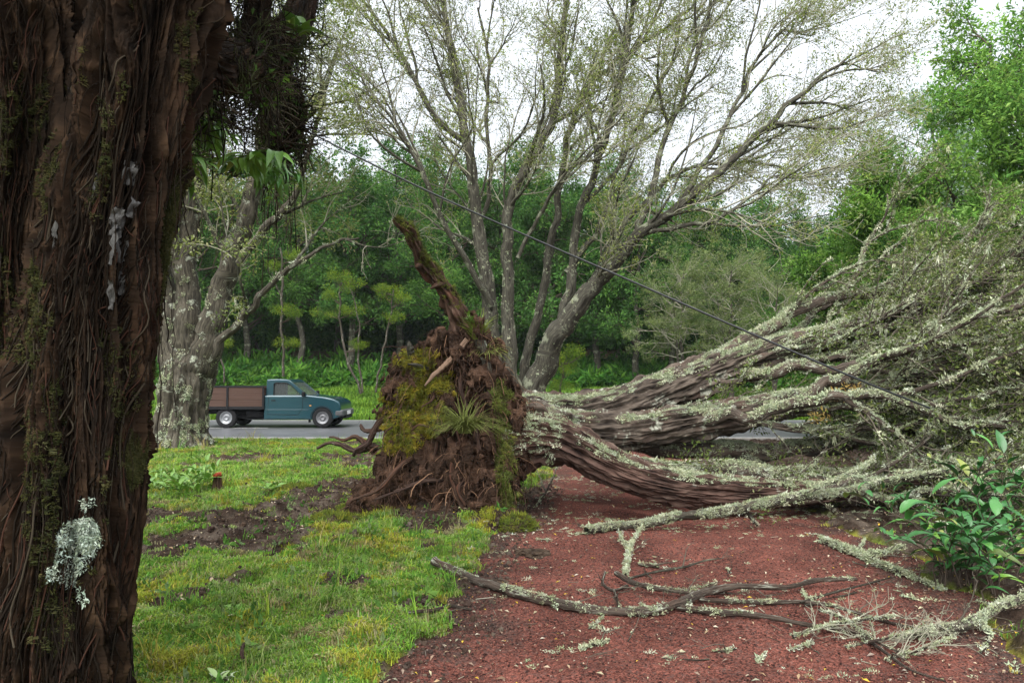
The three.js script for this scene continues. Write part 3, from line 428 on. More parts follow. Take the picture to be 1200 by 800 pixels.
// ================================================================ STANDING TREES
function limbTree(t, bigs, o, matBig, sides = 12, seed = 0, rough = .14) { // bigs: [[ [px, py, d, r] ... ], ...] each a limb of its own
  bigs.forEach((c, i) => {
    const { pts, rad } = run(c.map(([px, py, d, r]) => [at(px, py, d), r * (o.rk ?? 1)]), 10 + c.length * 5, o.wob ?? .05, i * 3.7 + seed);
    mesh(i ? 'limb' : 'trunk', local(new Acc().tube(pts, rad, Math.max(8, Math.round(sides * Math.min(2, .6 + rad[0] * 3))), rough).build(true), t), matBig, t);
    if (o.lich) scatterLichen(o, pts, rad, o.bigLichen ?? 60, o.lichUp ?? .25);
    sprout(o, pts, rad, 0, (o.scaleN ?? (() => 1))(c, i));
  });
}
function limbMesh(t, m) { return (pts, rad) => mesh('branch', local(new Acc().tube(pts, rad, 6, .1).build(true), t), m, t); }

{ // roadside tree left of the truck
  const R = mul(300), t = thing('roadside_tree', 'forked lichen-covered tree standing between lawn and road beside the truck', 'tree', ground(212, 524).setY(-.02));
  const o = { R, wob: .07, limb: null, limbLevel: 0, twig: new Acc(), tips: [], lich: [], lichS: 1.5, lichCut: .05, bigLichen: 60, levels: [{ n: 4, len: 2.6, ang: .7, jit: .22, up: .03, seg: 8, sides: 6, t0: .3, r: .05, lichen: 90 }, { n: 7, len: 1.3, ang: .8, jit: .3, up: .0, seg: 6, sides: 4, t0: .15, r: .018, lichen: 60 }, { n: 5, len: .5, ang: .8, jit: .35, up: -.03, seg: 3, sides: 3, t0: .15, r: .007 }] };
  o.limb = limbMesh(t, M.greyBark);
  const D = 17;
  const base = [[210, 540, D, 1.0], [210, 522, D, .72], [211, 505, D, .56], [214, 480, D, .52], [218, 450, D, .55], [220, 425, D, .5]].map(([a, b, c, r]) => [at(a, b, c), r]);
  const { g, surf } = gnarl(base, 90, 90, (th, len, r) => r * (.22 * ridge(Math.cos(th) * 1.7, Math.sin(th) * 1.7, len * .4) + .09 * ridge(Math.cos(th) * 6, Math.sin(th) * 6, len * .9) - .2)); mesh('trunk', local(g, t), M.lichBark, t);
  for (let i = 0; i < 1500; i++) { const q = surf(R(), R()); if (n3(q.p.x * 2, q.p.y * 2, q.p.z * 2) < .2) continue; o.lich.push({ p: q.p, q: toward(q.n, R), s: 1 + R() * 1.4, c: vary(LICH, R) }); }
  limbTree(t, [
    [[214, 445, D, .42], [200, 400, D, .34], [190, 340, D, .28], [186, 270, D, .24], [170, 190, D + .2, .2], [160, 100, D + .3, .16], [140, -20, D + .5, .12]],
    [[222, 440, D, .36], [221, 380, D - .1, .28], [216, 310, D - .2, .24], [222, 240, D - .3, .2], [240, 160, D - .4, .16], [245, 60, D - .5, .12], [255, -60, D - .6, .08]],
    [[228, 445, D, .38], [240, 410, D - .2, .32], [250, 370, D - .3, .27], [268, 310, D - .4, .23], [285, 262, D - .5, .2], [300, 205, D - .6, .17], [318, 130, D - .7, .13], [345, 40, D - .8, .1], [370, -60, D - .8, .07]],
    [[246, 425, D - .3, .1], [262, 395, D - .5, .09], [290, 365, D - .7, .075], [320, 330, D - .9, .06], [352, 305, D - 1, .05], [385, 285, D - 1, .03], [420, 280, D - 1, .02]],
    [[216, 330, D - .2, .12], [205, 280, D - .5, .1], [200, 220, D - .6, .08], [180, 150, D - .6, .06]],
    [[262, 330, D - .4, .11], [300, 280, D - .6, .09], [340, 235, D - .8, .07], [365, 170, D - 1, .05], [385, 90, D - 1, .03]],
    [[300, 205, D - .6, .09], [330, 175, D - .6, .07], [365, 130, D - .7, .05], [395, 60, D - .7, .03]]],
    o, M.lichBark, 12, 5);
  kind(mesh('twigs', local(o.twig.build(), t), M.twigPale, t), 'stuff'); copies('lichen', FRILL[0], M.lichen, o.lich, t);
  copies('crown', leafClump(41, 14, .17, .075, .03, .1), M.leaf, o.tips.filter((e) => toPx(e.p)[0] < 420 && (R() < .75)).map((e) => ({ p: e.p, q: randQ(R), s: .7 + R() * .7, c: vary([[.16, .2, .05], [.2, .23, .07], [.12, .17, .04], [.26, .27, .14]], R) })), t);
  // roots and moss hang from the upper stems
  const hang = new Acc(); for (let i = 0; i < 420; i++) { const p = at(lerp(175, 350, R()), lerp(-10, 260, Math.sqrt(R())), D - .6 + R() * .5), L = .3 + R() * R() * 1.6, pts = [p], ph = R() * 50; let q = p.clone(); for (let k = 1; k < 9; k++) { q = q.clone(); q.y -= L / 9; q.x += .05 * n2(k * .4, ph); q.z += .05 * n2(k * .4, ph + 3); pts.push(q); } hang.tube(pts, .004 + R() * .008, 3); } kind(mesh('hanging_strands', local(hang.build(), t), M.strandPale, t), 'stuff');
}

{ // big spreading tree behind the fallen one
  const R = mul(400), D = 16, t = thing('spreading_tree', 'large many-stemmed tree with sparse pale crown spreading behind the fallen tree', 'tree', at(604, 530, D).setY(-.02));
  const o = { R, wob: .06, rk: .58, limbLevel: 0, twig: new Acc(), tips: [], lich: [], lichS: .8, lichCut: -.1, bigLichen: 90, rMin: .0042, levels: [{ n: 13, len: 2.7, ang: .62, jit: .26, up: .06, seg: 9, sides: 6, t0: .3, r: .042, lichen: 120 }, { n: 9, len: 1.25, ang: .7, jit: .34, up: .05, seg: 7, sides: 4, t0: .12, r: .016, lichen: 70 }, { n: 6, len: .5, ang: .75, jit: .42, up: .05, seg: 4, sides: 3, t0: .15, r: .0075 }] };
  o.limb = limbMesh(t, M.greyBark); o.push = (p) => V((p.x - t.position.x) * .035, .06, 0);
  o.scaleN = (c) => Math.min(1.15, c.length / 7) * (c[0][3] > .2 ? 1 : .75);
  const { g } = gnarl([[610, 560, D, .9], [608, 530, D, .72], [604, 500, D, .58], [600, 470, D, .36], [596, 440, D, .2]].map(([a, b, c, r]) => [at(a, b, c), r]), 100, 70, (th, len, r) => r * (.2 * ridge(Math.cos(th) * 1.7, Math.sin(th) * 1.7, len * .5) + .08 * ridge(Math.cos(th) * 6, Math.sin(th) * 6, len) - .18)); mesh('trunk', local(g, t), M.greyBark, t);
  limbTree(t, [
    [[588, 490, D, .36], [580, 420, D, .32], [572, 340, D, .27], [562, 280, D, .23], [555, 225, D, .2], [548, 160, D + .1, .17], [538, 105, D + .2, .14], [528, 50, D + .3, .11], [515, -10, D + .3, .09], [500, -90, D + .4, .06]],
    [[598, 495, D - .2, .3], [600, 420, D - .2, .26], [594, 340, D - .2, .22], [595, 260, D - .3, .19], [606, 215, D - .4, .17], [630, 175, D - .5, .15], [648, 140, D - .6, .13], [655, 70, D - .7, .11], [664, 0, D - .8, .09], [668, -80, D - .8, .06]],
    [[612, 500, D + .1, .5], [632, 440, D, .45], [652, 395, D - .2, .38], [682, 352, D - .4, .3], [716, 312, D - .6, .24], [755, 270, D - .8, .2], [800, 240, D - 1, .16], [850, 195, D - 1.2, .13], [900, 145, D - 1.4, .1], [950, 100, D - 1.6, .07], [1000, 62, D - 1.7, .03]],
    [[655, 395, D - .1, .2], [668, 330, D - .1, .17], [676, 260, D, .15], [700, 190, D, .13], [722, 120, D + .1, .12], [735, 60, D + .2, .1], [742, 0, D + .2, .08], [745, -70, D + .2, .05]],
    [[608, 470, D + .5, .2], [622, 400, D + .6, .17], [640, 320, D + .8, .15], [652, 250, D + .9, .13], [662, 190, D + 1, .12], [672, 140, D + 1, .11], [695, 96, D + 1, .1], [735, 62, D + .9, .08], [790, 25, D + .8, .06], [840, -20, D + .7, .03]],
    [[740, 285, D - .7, .14], [765, 225, D - .6, .12], [776, 170, D - .5, .1], [798, 120, D - .4, .09], [818, 65, D - .4, .07], [835, 0, D - .4, .05], [850, -60, D - .4, .03]],
    [[800, 240, D - 1, .1], [835, 175, D - .9, .085], [862, 125, D - .8, .07], [880, 80, D - .8, .055], [915, 40, D - .8, .04], [955, 40, D - .8, .02]],
    [[548, 168, D + .1, .12], [520, 150, D + .2, .11], [502, 128, D + .3, .1], [482, 85, D + .4, .085], [455, 40, D + .5, .07], [425, 0, D + .6, .05], [395, -40, D + .6, .03]],
    [[576, 360, D - .2, .13], [552, 310, D - .5, .11], [520, 262, D - .8, .095], [500, 212, D - 1, .08], [478, 170, D - 1.1, .07], [455, 135, D - 1.2, .05], [420, 105, D - 1.2, .035], [390, 95, D - 1.2, .02]],
    [[664, 320, D - .1, .1], [700, 270, D - .2, .09], [722, 205, D - .2, .075], [752, 140, D - .2, .065], [790, 70, D - .2, .05], [825, 10, D - .2, .035]],
    [[560, 270, D, .09], [575, 210, D + .3, .08], [570, 140, D + .4, .07], [574, 80, D + .5, .06], [560, 10, D + .5, .04]],
    [[652, 395, D + .1, .12], [690, 330, D + .4, .1], [735, 260, D + .6, .09], [790, 205, D + .8, .08], [840, 190, D + .9, .06], [900, 195, D + 1, .04], [940, 205, D + 1, .02]],
    [[606, 300, D - .4, .08], [635, 250, D - .7, .07], [660, 210, D - .9, .06], [700, 175, D - 1, .05], [730, 130, D - 1, .03]],
    [[760, 268, D - .9, .09], [810, 265, D - 1.2, .075], [860, 245, D - 1.4, .06], [900, 215, D - 1.5, .04], [930, 190, D - 1.5, .02]]],
    o, M.greyBark, 12, 50);
  kind(mesh('twigs', local(o.twig.build(), t), M.twigPale, t), 'stuff'); copies('lichen', FRILL[2], M.lichen, o.lich, t);
  const C = [[.24, .27, .08], [.2, .25, .05], [.29, .32, .14], [.15, .21, .045]];
  copies('crown', leafClump(42, 8, .1, .05, .02, .3), M.leaf, o.tips.filter((e) => R() < (e.e ? .7 : .3) * (1.1 + n3(e.p.x * .6, e.p.y * .6, e.p.z * .6) * .9)).map((e) => ({ p: e.p, q: randQ(R), s: .7 + R() * .7, c: vary(C, R) })), t);
  console.log('spreading tree: lichen', o.lich.length, 'tips', o.tips.length);
}

// ---------------------------------------------------------------- wood beyond the road and trees at the path
// a tree prototype built at the origin; clones stand in the wood
function woodTree(name, label, cat, group, o) {
  const R = mul(o.seed), t = thing(name, label, cat, V(0, 0, 0), group), s = { R, wob: .05, limbLevel: -1, twig: new Acc(), tips: [], lich: null, levels: o.levels, push: o.push };
  const ctrl = []; for (let i = 0; i <= 6; i++) { const u = i / 6; ctrl.push([V(o.lean * u * u + .25 * n2(i * .7, o.seed), o.h * .82 * u - (i ? 0 : .3), .25 * n2(i * .7, o.seed + 5)), o.r * (1 - .8 * u) * (i ? 1 : 1.35)]); }
  const { pts, rad } = run(ctrl, 22, .05, o.seed); mesh('trunk', new Acc().tube(pts, rad, 9, .12).build(true), o.bark ?? M.greyBark, t);
  if (o.fork) for (let k = 0; k < o.fork; k++) { const a = k * 2.4 + o.seed, p = pts[3 + k * 2].clone(), c = [[p, o.r * .5]]; for (let i = 1; i <= 4; i++) c.push([p.clone().add(V(Math.cos(a) * i * .35 * (1 + i * .15), i * o.h * .15, Math.sin(a) * i * .35 * (1 + i * .15))), o.r * (.5 - .1 * i)]); const f = run(c, 14, .05, k); mesh('limb', new Acc().tube(f.pts, f.rad, 7, .1).build(true), o.bark ?? M.greyBark, t); sprout(s, f.pts, f.rad, 0, .7); }
  sprout(s, pts, rad, 0);
  kind(mesh('branches', s.twig.build(), o.twigM ?? M.twigDark, t), 'stuff');
  copies('crown', o.clump, M.leaf, s.tips.filter(() => R() < o.keep).map((e) => ({ p: e.p.clone().addScaledVector(randDir(R), o.fuzz), q: randQ(R), s: (.7 + R() * .6) * (o.cs ?? 1), c: vary(o.colors, R, .3) })), t);
  return t;
}
const place = (o, x, z, turn, s, label) => { o.position.set(x, baseH(x, z) - .05, z); o.rotation.y = turn; o.scale.setScalar(s); if (label) o.userData.label = label; return o; };
function copyTree(src, x, z, turn, s, label) { const c = src.clone(); c.name = numbered(src.name.replace(/_\d{3}$/, '')); c.traverse((e) => { if (e !== c && e.isInstancedMesh) e.userData.kind = 'stuff'; }); scene.add(c); return place(c, x, z, turn, s, label); }
const dens = (n0, len, t0, up) => [{ n: n0, len, ang: 1.15, jit: .2, up, seg: 6, sides: 5, t0, r: .07 }, { n: 6, len: len * .5, ang: .8, jit: .28, up: .03, seg: 4, sides: 4, t0: .25, r: .025 }, { n: 4, len: len * .22, ang: .8, jit: .3, up: .02, seg: 2, sides: 3, t0: .3, r: .01 }];
const DARK = [[.045, .115, .024], [.06, .145, .028], [.08, .17, .032], [.034, .09, .02]], MIDG = [[.09, .2, .035], [.12, .235, .042], [.07, .16, .03]], OLIVE = [[.15, .2, .065], [.19, .23, .09], [.11, .16, .045]], BRIGHT = [[.14, .29, .045], [.18, .34, .055], [.1, .22, .038], [.23, .37, .085]], EUC = [[.2, .31, .18], [.24, .34, .22], [.15, .25, .12]];
const CL = { dense: leafClump(50, 22, .34, .17, .08, .25), fine: leafClump(51, 30, .3, .1, .05, .35), drop: leafClump(52, 18, .34, .2, .05, -.35), near: leafClump(53, 22, .24, .11, .045, .3), euc: leafClump(54, 14, .3, .17, .035, -.4), cush: leafClump(55, 46, .26, .09, .03, .5) };
const W1 = woodTree('wood_tree', 'dense dark green broadleaf tree in the wood beyond the road', 'tree', 'dark broadleaf trees in the wood', { seed: 61, h: 12, r: .2, lean: .6, levels: dens(26, 3.2, .22, -.02), clump: CL.dense, colors: DARK, keep: .85, fuzz: .12 });
const W2 = woodTree('wood_tree', 'tall mid green tree with drooping leaf sprays in the wood beyond the road', 'tree', 'mid green trees in the wood', { seed: 62, h: 13, r: .18, lean: -.5, levels: dens(24, 2.9, .3, -.03), clump: CL.drop, colors: [...DARK, ...MIDG], keep: .85, fuzz: .15 });
const W3 = woodTree('wood_tree', 'olive grey tree with lichen-pale crown at the edge of the wood', 'tree', 'olive grey trees at the wood edge', { seed: 63, h: 11, r: .17, lean: .9, fork: 2, levels: dens(15, 3, .3, .03), clump: CL.fine, colors: OLIVE, keep: .5, fuzz: .12, twigM: M.twigPale, bark: M.lichBark });
const W4 = woodTree('wood_tree', 'fresh green rounded tree standing in the wood beyond the road', 'tree', 'fresh green trees in the wood', { seed: 64, h: 11, r: .17, lean: .2, levels: dens(24, 3, .26, 0), clump: CL.dense, colors: MIDG, keep: .85, fuzz: .14 });
{
  const R = mul(640), X = (px, d) => (px - 600) / FOCAL * d, firsts = [W1, W2, W3, W4], started = [0, 0, 0, 0];
  const put = (k, px, d, s) => { const f = firsts[k]; if (!started[k]++) place(f, X(px, d), -d, R() * 6.28, s); else copyTree(f, X(px, d), -d, R() * 6.28, s); };
  for (const [k, px, d, s] of [
    [0, 150, 37, .95], [1, 225, 36, .95], [0, 290, 39, .9], [1, 350, 38, .98], [0, 415, 37.5, .95], [0, 470, 39, 1.0], [1, 530, 36.5, .95], [0, 590, 38, 1], [0, 645, 36, .9], [1, 700, 37, .95], [0, 745, 35, .78], [1, 790, 36, .78], [0, 835, 36.5, .76], [0, 885, 36, .72],
    [3, 395, 43, .98], [3, 330, 46, 1.0], [3, 250, 45, 1], [3, 455, 46, 1.02], [3, 520, 44, 1], [2, 300, 46, 1], [2, 430, 48, 1.05], [2, 560, 42, 1], [3, 620, 46, 1], [2, 680, 44, .95], [3, 735, 45, .9], [0, 800, 44, .84], [3, 860, 43, .8], [0, 925, 40, .76], [0, 980, 42, .8], [0, 1050, 38, .8], [0, 1130, 37, .85], [0, 1210, 36, .9], [0, 180, 46, 1], [0, 90, 40, 1], [0, 30, 42, 1],
    [2, 860, 31.5, .62], [2, 905, 29.5, .56], [2, 800, 32, .6], [0, 350, 52, .9], [0, 430, 53, .9], [0, 500, 52, .92], [0, 570, 54, .9], [0, 640, 52, .9], [0, 720, 53, .85], [0, 790, 52, .8], [0, 860, 53, .78], [0, 930, 52, .75], [0, 260, 53, .95]]) put(k, px, d, s);
  // a low dense screen of young growth fills the shaded depth of the wood
  const low = []; for (let i = 0; i < 20000; i++) { const z = lerp(-42, -66, R()), x = lerp(-34, 30, R()), y = baseH(x, z) + R() * 5.5 * (1 - .25 * R()); if (n2(x * .25, z * .25) + R() * .8 < .1) continue; low.push({ p: V(x, y, z), q: randQ(R), s: 1.2 + R() * 1.2, c: vary(DARK, R, .3) }); }
  kind(tag(copies('undergrowth', CL.dense, M.leaf, low), 'dark understorey filling the depth of the wood', 'undergrowth'), 'stuff');
  // broad leaves and ferns on the bank
  const fr = []; for (let i = 0; i < 5200; i++) { const z = lerp(-34.2, -40, R()), x = lerp(-22, 14, R()), hump = n2(x * .5, z * .5); if (hump + .6 * R() < .0) continue; const gap = sm(-5.5, -3, x) * (1 - sm(2, 4, x)); if (z > -36.5 && R() < gap * .75) continue; fr.push({ p: V(x, baseH(x, z) + R() * (.55 + .5 * Math.max(0, hump)), z), q: toward(V((R() - .5), 1, (R() - .5)).normalize(), R), s: .7 + R() * .8, c: vary([[.05, .15, .02], [.07, .19, .025], [.035, .1, .02], [.1, .22, .03]], R) }); }
  kind(tag(copies('bank_plants', leafClump(57, 12, .3, .34, .1, .45), M.leaf, fr), 'bright broad-leaved ground plants along the foot of the wood', 'undergrowth'), 'stuff');
  // saplings with cushions of yellow green foliage, pale bent stems
  const sap = (label, stems, cushions, seed) => {
    const r = mul(seed), b = at(...stems[0][0].slice(0, 3)); b.y = baseH(b.x, b.z); const t = thing('cushion_sapling', label, 'sapling', b), list = [];
    stems.forEach((c) => { const { pts, rad } = run(c.map(([px, py, d, q]) => [at(px, py, d), q]), 18, .06, seed); pts[0].y -= .3; mesh('stem', local(new Acc().tube(pts, rad, 6, .15).build(true), t), M.lichBark, t); });
    for (const [px, py, d, rx, ry] of cushions) { const c = at(px, py, d); for (let i = 0; i < 22; i++) { const v = randDir(r); v.y = v.y * .7 + .2; const e = .5 + r() * .75; list.push({ p: c.clone().add(V(v.x * rx * d / FOCAL * e, v.y * ry * d / FOCAL * e * .8, v.z * rx * d / FOCAL * e)), q: toward(V(v.x, .8, v.z).normalize(), r), s: .35 + r() * .55, c: vary([[.13, .2, .018], [.17, .24, .02], [.08, .14, .018]], r) }); } }
    const tw = new Acc(), s0 = run(stems[0].map(([px, py, d, q]) => [at(px, py, d), q]), 18).pts; for (const [px, py, d] of cushions) { const c = at(px, py, d); let b = s0[0]; for (const q of s0) if (q.distanceTo(c) + Math.max(0, q.y - c.y + .3) * 2 < b.distanceTo(c) + Math.max(0, b.y - c.y + .3) * 2) b = q; for (let i = 0; i < 4; i++) { const e = c.clone().add(V((r() - .5) * .5, (r() - .5) * .2, (r() - .5) * .5)); tw.tube([b, b.clone().lerp(e, .5).add(V(0, -.06, 0)), e], [.018, .013, .006], 4); list.push({ p: e.lerp(b, r() * .6), q: randQ(r), s: .25 + r() * .3, c: vary([[.1, .17, .02], [.07, .12, .02]], r) }); } } kind(mesh('twigs', local(tw.build(), t), M.twigDark, t), 'stuff');
    copies('crown', CL.cush, M.leaf, list, t);
  };
  sap('sapling with a white straight stem and cushions of yellow green leaves', [[[332, 432, 33, .06], [331, 400, 33, .06], [330, 360, 33, .055], [331, 320, 33, .05], [328, 290, 33, .03]], [[331, 350, 33, .03], [322, 330, 33, .025], [318, 320, 33, .015]]], [[336, 402, 33, 12, 9], [332, 362, 33, 13, 8], [344, 368, 32.8, 8, 6], [345, 300, 33, 12, 10], [322, 312, 33, 9, 8]], 71);
  sap('sapling with bent forked stems under broad yellow green cushions', [[[424, 452, 32, .06], [410, 428, 32, .055], [402, 400, 32, .05], [398, 360, 32, .04], [400, 330, 32, .03]], [[426, 450, 32, .05], [420, 425, 32, .045], [421, 395, 32, .04], [418, 360, 32, .03], [408, 335, 32, .02]]], [[404, 335, 32, 22, 15], [384, 366, 32, 17, 10], [412, 364, 32, 11, 9], [386, 346, 32, 8, 6], [420, 404, 32, 9, 7], [398, 325, 32, 14, 9]], 72);
  sap('slender sapling with one slanting stem beside the root plate', [[[440, 452, 31.5, .05], [446, 425, 31.5, .045], [452, 395, 31.5, .04], [458, 365, 31.5, .03], [460, 340, 31.5, .02]]], [[456, 345, 31.5, 17, 13], [460, 372, 31.5, 10, 8], [472, 350, 31.5, 9, 8], [446, 338, 31.5, 9, 7]], 73);
  sap('small lime green sapling behind the leaning tree stem', [[[655, 470, 25.5, .04], [660, 440, 25.5, .035], [658, 412, 25.5, .03]]], [[664, 432, 25.5, 13, 11], [655, 452, 25.5, 14, 9], [672, 415, 25.5, 10, 10], [650, 420, 25.5, 9, 9]], 74);
  sap('little lime green bush beside the roadside tree trunk', [[[262, 440, 30, .04], [258, 410, 30, .03], [256, 380, 30, .02]]], [[252, 382, 30, 9, 9], [262, 402, 30, 9, 8], [256, 360, 30, 7, 8]], 75);
}
console.log('wood done');
{ // trees at the far side of the path, by the fallen crown
  const lv = (n0, len, t0) => [{ n: n0, len, ang: 1.0, jit: .2, up: .03, seg: 6, sides: 5, t0, r: .05 }, { n: 7, len: len * .45, ang: .8, jit: .28, up: .04, seg: 5, sides: 4, t0: .2, r: .018 }, { n: 5, len: len * .2, ang: .8, jit: .3, up: .03, seg: 3, sides: 3, t0: .25, r: .007 }];
  const X = (px, d) => (px - 600) / FOCAL * d;
  const mk = (label, px, d, o) => place(woodTree('path_tree', label, 'tree', undefined, o), X(px, d), -d, o.turn ?? 0, 1);
  mk('bright green bushy tree rising behind the fallen crown beside a paler tall tree', 1024, 18.5, { seed: 82, h: 7.6, r: .14, lean: .2, levels: lv(30, 1.4, .12), clump: CL.near, colors: BRIGHT, keep: .5, fuzz: .1, cs: 1 });
  mk('lower bright green tree touching the far wood behind the fallen crown', 972, 21, { seed: 83, h: 5.8, r: .12, lean: .2, levels: lv(26, 1.4, .1), clump: CL.near, colors: BRIGHT.concat(MIDG), keep: .6, fuzz: .1 });
  mk('tallest fresh green tree with a visible dark trunk above the fallen crown', 1158, 17.5, { seed: 84, h: 11.5, r: .15, lean: .5, levels: lv(26, 2.1, .28), clump: CL.near, colors: BRIGHT, keep: .36, fuzz: .1 });
  mk('tall loose grey green tree with drooping leaves standing behind the bright ones', 1125, 26, { seed: 85, h: 12.6, r: .16, lean: -.6, levels: lv(20, 2.3, .42), clump: CL.euc, colors: EUC, keep: .6, fuzz: .15, twigM: M.twigPale });
  mk('thin nearly bare tree with twigs and few leaves behind the bright green tree', 1082, 23, { seed: 86, h: 9.6, r: .1, lean: .2, levels: lv(14, 1.7, .45), clump: CL.euc, colors: OLIVE, keep: .12, fuzz: .05, twigM: M.twigPale });
  mk('full green tree closing the view past the fallen crown', 1235, 15.5, { seed: 87, h: 9, r: .15, lean: -.3, levels: lv(28, 2.1, .15), clump: CL.near, colors: BRIGHT.concat(MIDG), keep: .6, fuzz: .1 });
  mk('dark green bush crouching behind the fallen crown', 1090, 15.8, { seed: 88, h: 4.6, r: .1, lean: .2, levels: lv(26, 1.6, .08), clump: CL.near, colors: MIDG.concat(DARK), keep: .6, fuzz: .1 });
  mk('small leafy tree half hidden by the upper fallen branches', 1165, 14.5, { seed: 89, h: 5.2, r: .1, lean: -.2, levels: lv(22, 1.5, .2), clump: CL.near, colors: BRIGHT.concat(MIDG), keep: .55, fuzz: .1 });
}
console.log('path trees done');

// ================================================================ THE FALLEN TREE
{
  const R = mul(500), t = thing('fallen_tree', 'huge uprooted tree lying across the red path with its root plate torn up', 'fallen tree', at(560, 600, 9).setY(0));
  // root plate: soil torn up with the roots, one lump joined from many
  const blobs = [[548, 560, 9.1, .42], [550, 510, 9.1, .42], [552, 460, 9.15, .34], [553, 415, 9.1, .2], [549, 392, 9.05, .12], [515, 580, 8.95, .38], [500, 530, 9.1, .36], [493, 490, 9.2, .3], [482, 470, 9.4, .26], [480, 440, 9.5, .2], [505, 430, 9.3, .2], [525, 425, 9.2, .2], [470, 590, 8.9, .26], [445, 590, 8.9, .2], [575, 540, 9.2, .34], [575, 480, 9.35, .34], [560, 585, 8.75, .3], [530, 600, 8.7, .22], [430, 595, 8.85, .12], [500, 560, 9.6, .5], [540, 500, 9.7, .5]]  .map(([px, py, d, r]) => [at(px, py, d), r * .9]);
  const rp = V(), c0 = at(515, 500, 9.2), S = 1.75, N = 116;
  const field = (x, y, z) => { let s = 0; for (const [p, r] of blobs) { const dx = x - p.x, dy = y - p.y, dz = z - p.z; s += Math.exp(-7 * (Math.sqrt(dx * dx + dy * dy + dz * dz) - r)); } let v = Math.log(s) / 7; v += .26 * fbm(x * 2.6, y * 1.8, z * 2.6, 3) + .11 * ridge(x * 6, y * 2.6, z * 6) + .045 * n3(x * 19, y * 8, z * 19) - .09; return v; };
  const mc = new MarchingCubes(N, new THREE.MeshBasicMaterial(), false, false, 400000); mc.isolation = 0;
  for (let k = 0; k < N; k++) for (let j = 0; j < N; j++) for (let i = 0; i < N; i++) mc.field[i + j * N + k * N * N] = field(c0.x + (i - N / 2) / (N / 2) * S, c0.y + (j - N / 2) / (N / 2) * S, c0.z + (k - N / 2) / (N / 2) * S);
  mc.update(); const pa = mc.positionArray.slice(0, mc.count * 3), na = mc.normalArray.slice(0, mc.count * 3), rg = new THREE.BufferGeometry(), cc = new Float32Array(pa.length), uv = new Float32Array(mc.count * 2);
  for (let i = 0; i < mc.count; i++) { const x = c0.x + pa[i * 3] * S, y = c0.y + pa[i * 3 + 1] * S, z = c0.z + pa[i * 3 + 2] * S; pa[i * 3] = x; pa[i * 3 + 1] = y; pa[i * 3 + 2] = z; const c = mix3([.055, .034, .024], [.13, .075, .05], sm(-.25, .5, fbm(x * 3, y * 3, z * 3, 3))); cc.set(c, i * 3); uv.set([x + z, y], i * 2); }
  rg.setAttribute('position', new THREE.BufferAttribute(pa, 3)); rg.setAttribute('normal', new THREE.BufferAttribute(na, 3)); rg.setAttribute('color', new THREE.BufferAttribute(cc, 3)); rg.setAttribute('uv', new THREE.BufferAttribute(uv, 2));
  const plate = mesh('root_plate', local(rg, t), std({ vertexColors: true, map: grain, bumpMap: grainB, bumpScale: .04, roughness: 1 }), t); plate.userData.label = 'dark brown torn soil lump of the root plate';
  const world = rg.attributes.position, nf = mc.count / 3, rpick = () => { const i = Math.floor(R() * nf) * 3; return { p: V(world.getX(i), world.getY(i), world.getZ(i)).add(t.position), n: V(na[i * 3], na[i * 3 + 1], na[i * 3 + 2]).normalize() }; };
  // roots one can tell apart
  const rootOf = (c, m = M.root, sides = 9) => { const { pts, rad } = run(c.map(([px, py, d, r]) => [at(px, py, d), r]), c.length * 8, .03, c[0][0]); return mesh('root', local(new Acc().tube(pts, rad, sides, .3).build(true), t), m, t); };
  const tall = gnarl([[556, 440, 9.1, .18], [549, 400, 9.1, .15], [537, 370, 9.1, .12], [524, 345, 9.1, .1], [510, 325, 9.1, .085], [497, 308, 9.05, .075], [487, 288, 9, .07], [480, 272, 8.95, .065], [468, 262, 8.9, .045], [461, 256, 8.9, .02]].map(([a, b, c, r]) => [at(a, b, c), r]), 60, 150, (th, len, r) => r * (.4 * ridge(Math.cos(th) * 1.6 , Math.sin(th) * 1.6, len * 1.4)  + .25 * ridge(Math.cos(th) * 5, Math.sin(th) * 5, len * 2) + .45 * n3(Math.cos(th), Math.sin(th), len * 4) - .35)); const tr = mesh('root', local(tall.g, t), M.root, t); tr.userData.label = 'long snapped root pointing up from the plate';
  const stripped = bark(barkSet(14, [.12, .07, .045], [.26, .165, .11], [.36, .27, .2], [.3, .3, .2], 0, null, 256), 1, .006);
  rootOf([[549, 395, 8.95, .035], [535, 412, 8.8, .04], [522, 428, 8.7, .032], [510, 440, 8.7, .025], [498, 452, 8.7, .012]], stripped).userData.label = 'pale stripped root';
  rootOf([[488, 428, 9.1, .045], [484, 418, 9.05, .045], [480, 408, 9, .04], [478, 401, 9, .015]], M.greyBark);
  rootOf([[572, 460, 8.9, .06], [572, 430, 8.9, .06], [566, 405, 8.95, .065], [556, 392, 9, .06]], M.lichBark); rootOf([[500, 432, 9, .02], [486, 428, 8.9, .025], [476, 427, 8.85, .01]], M.greyBark);
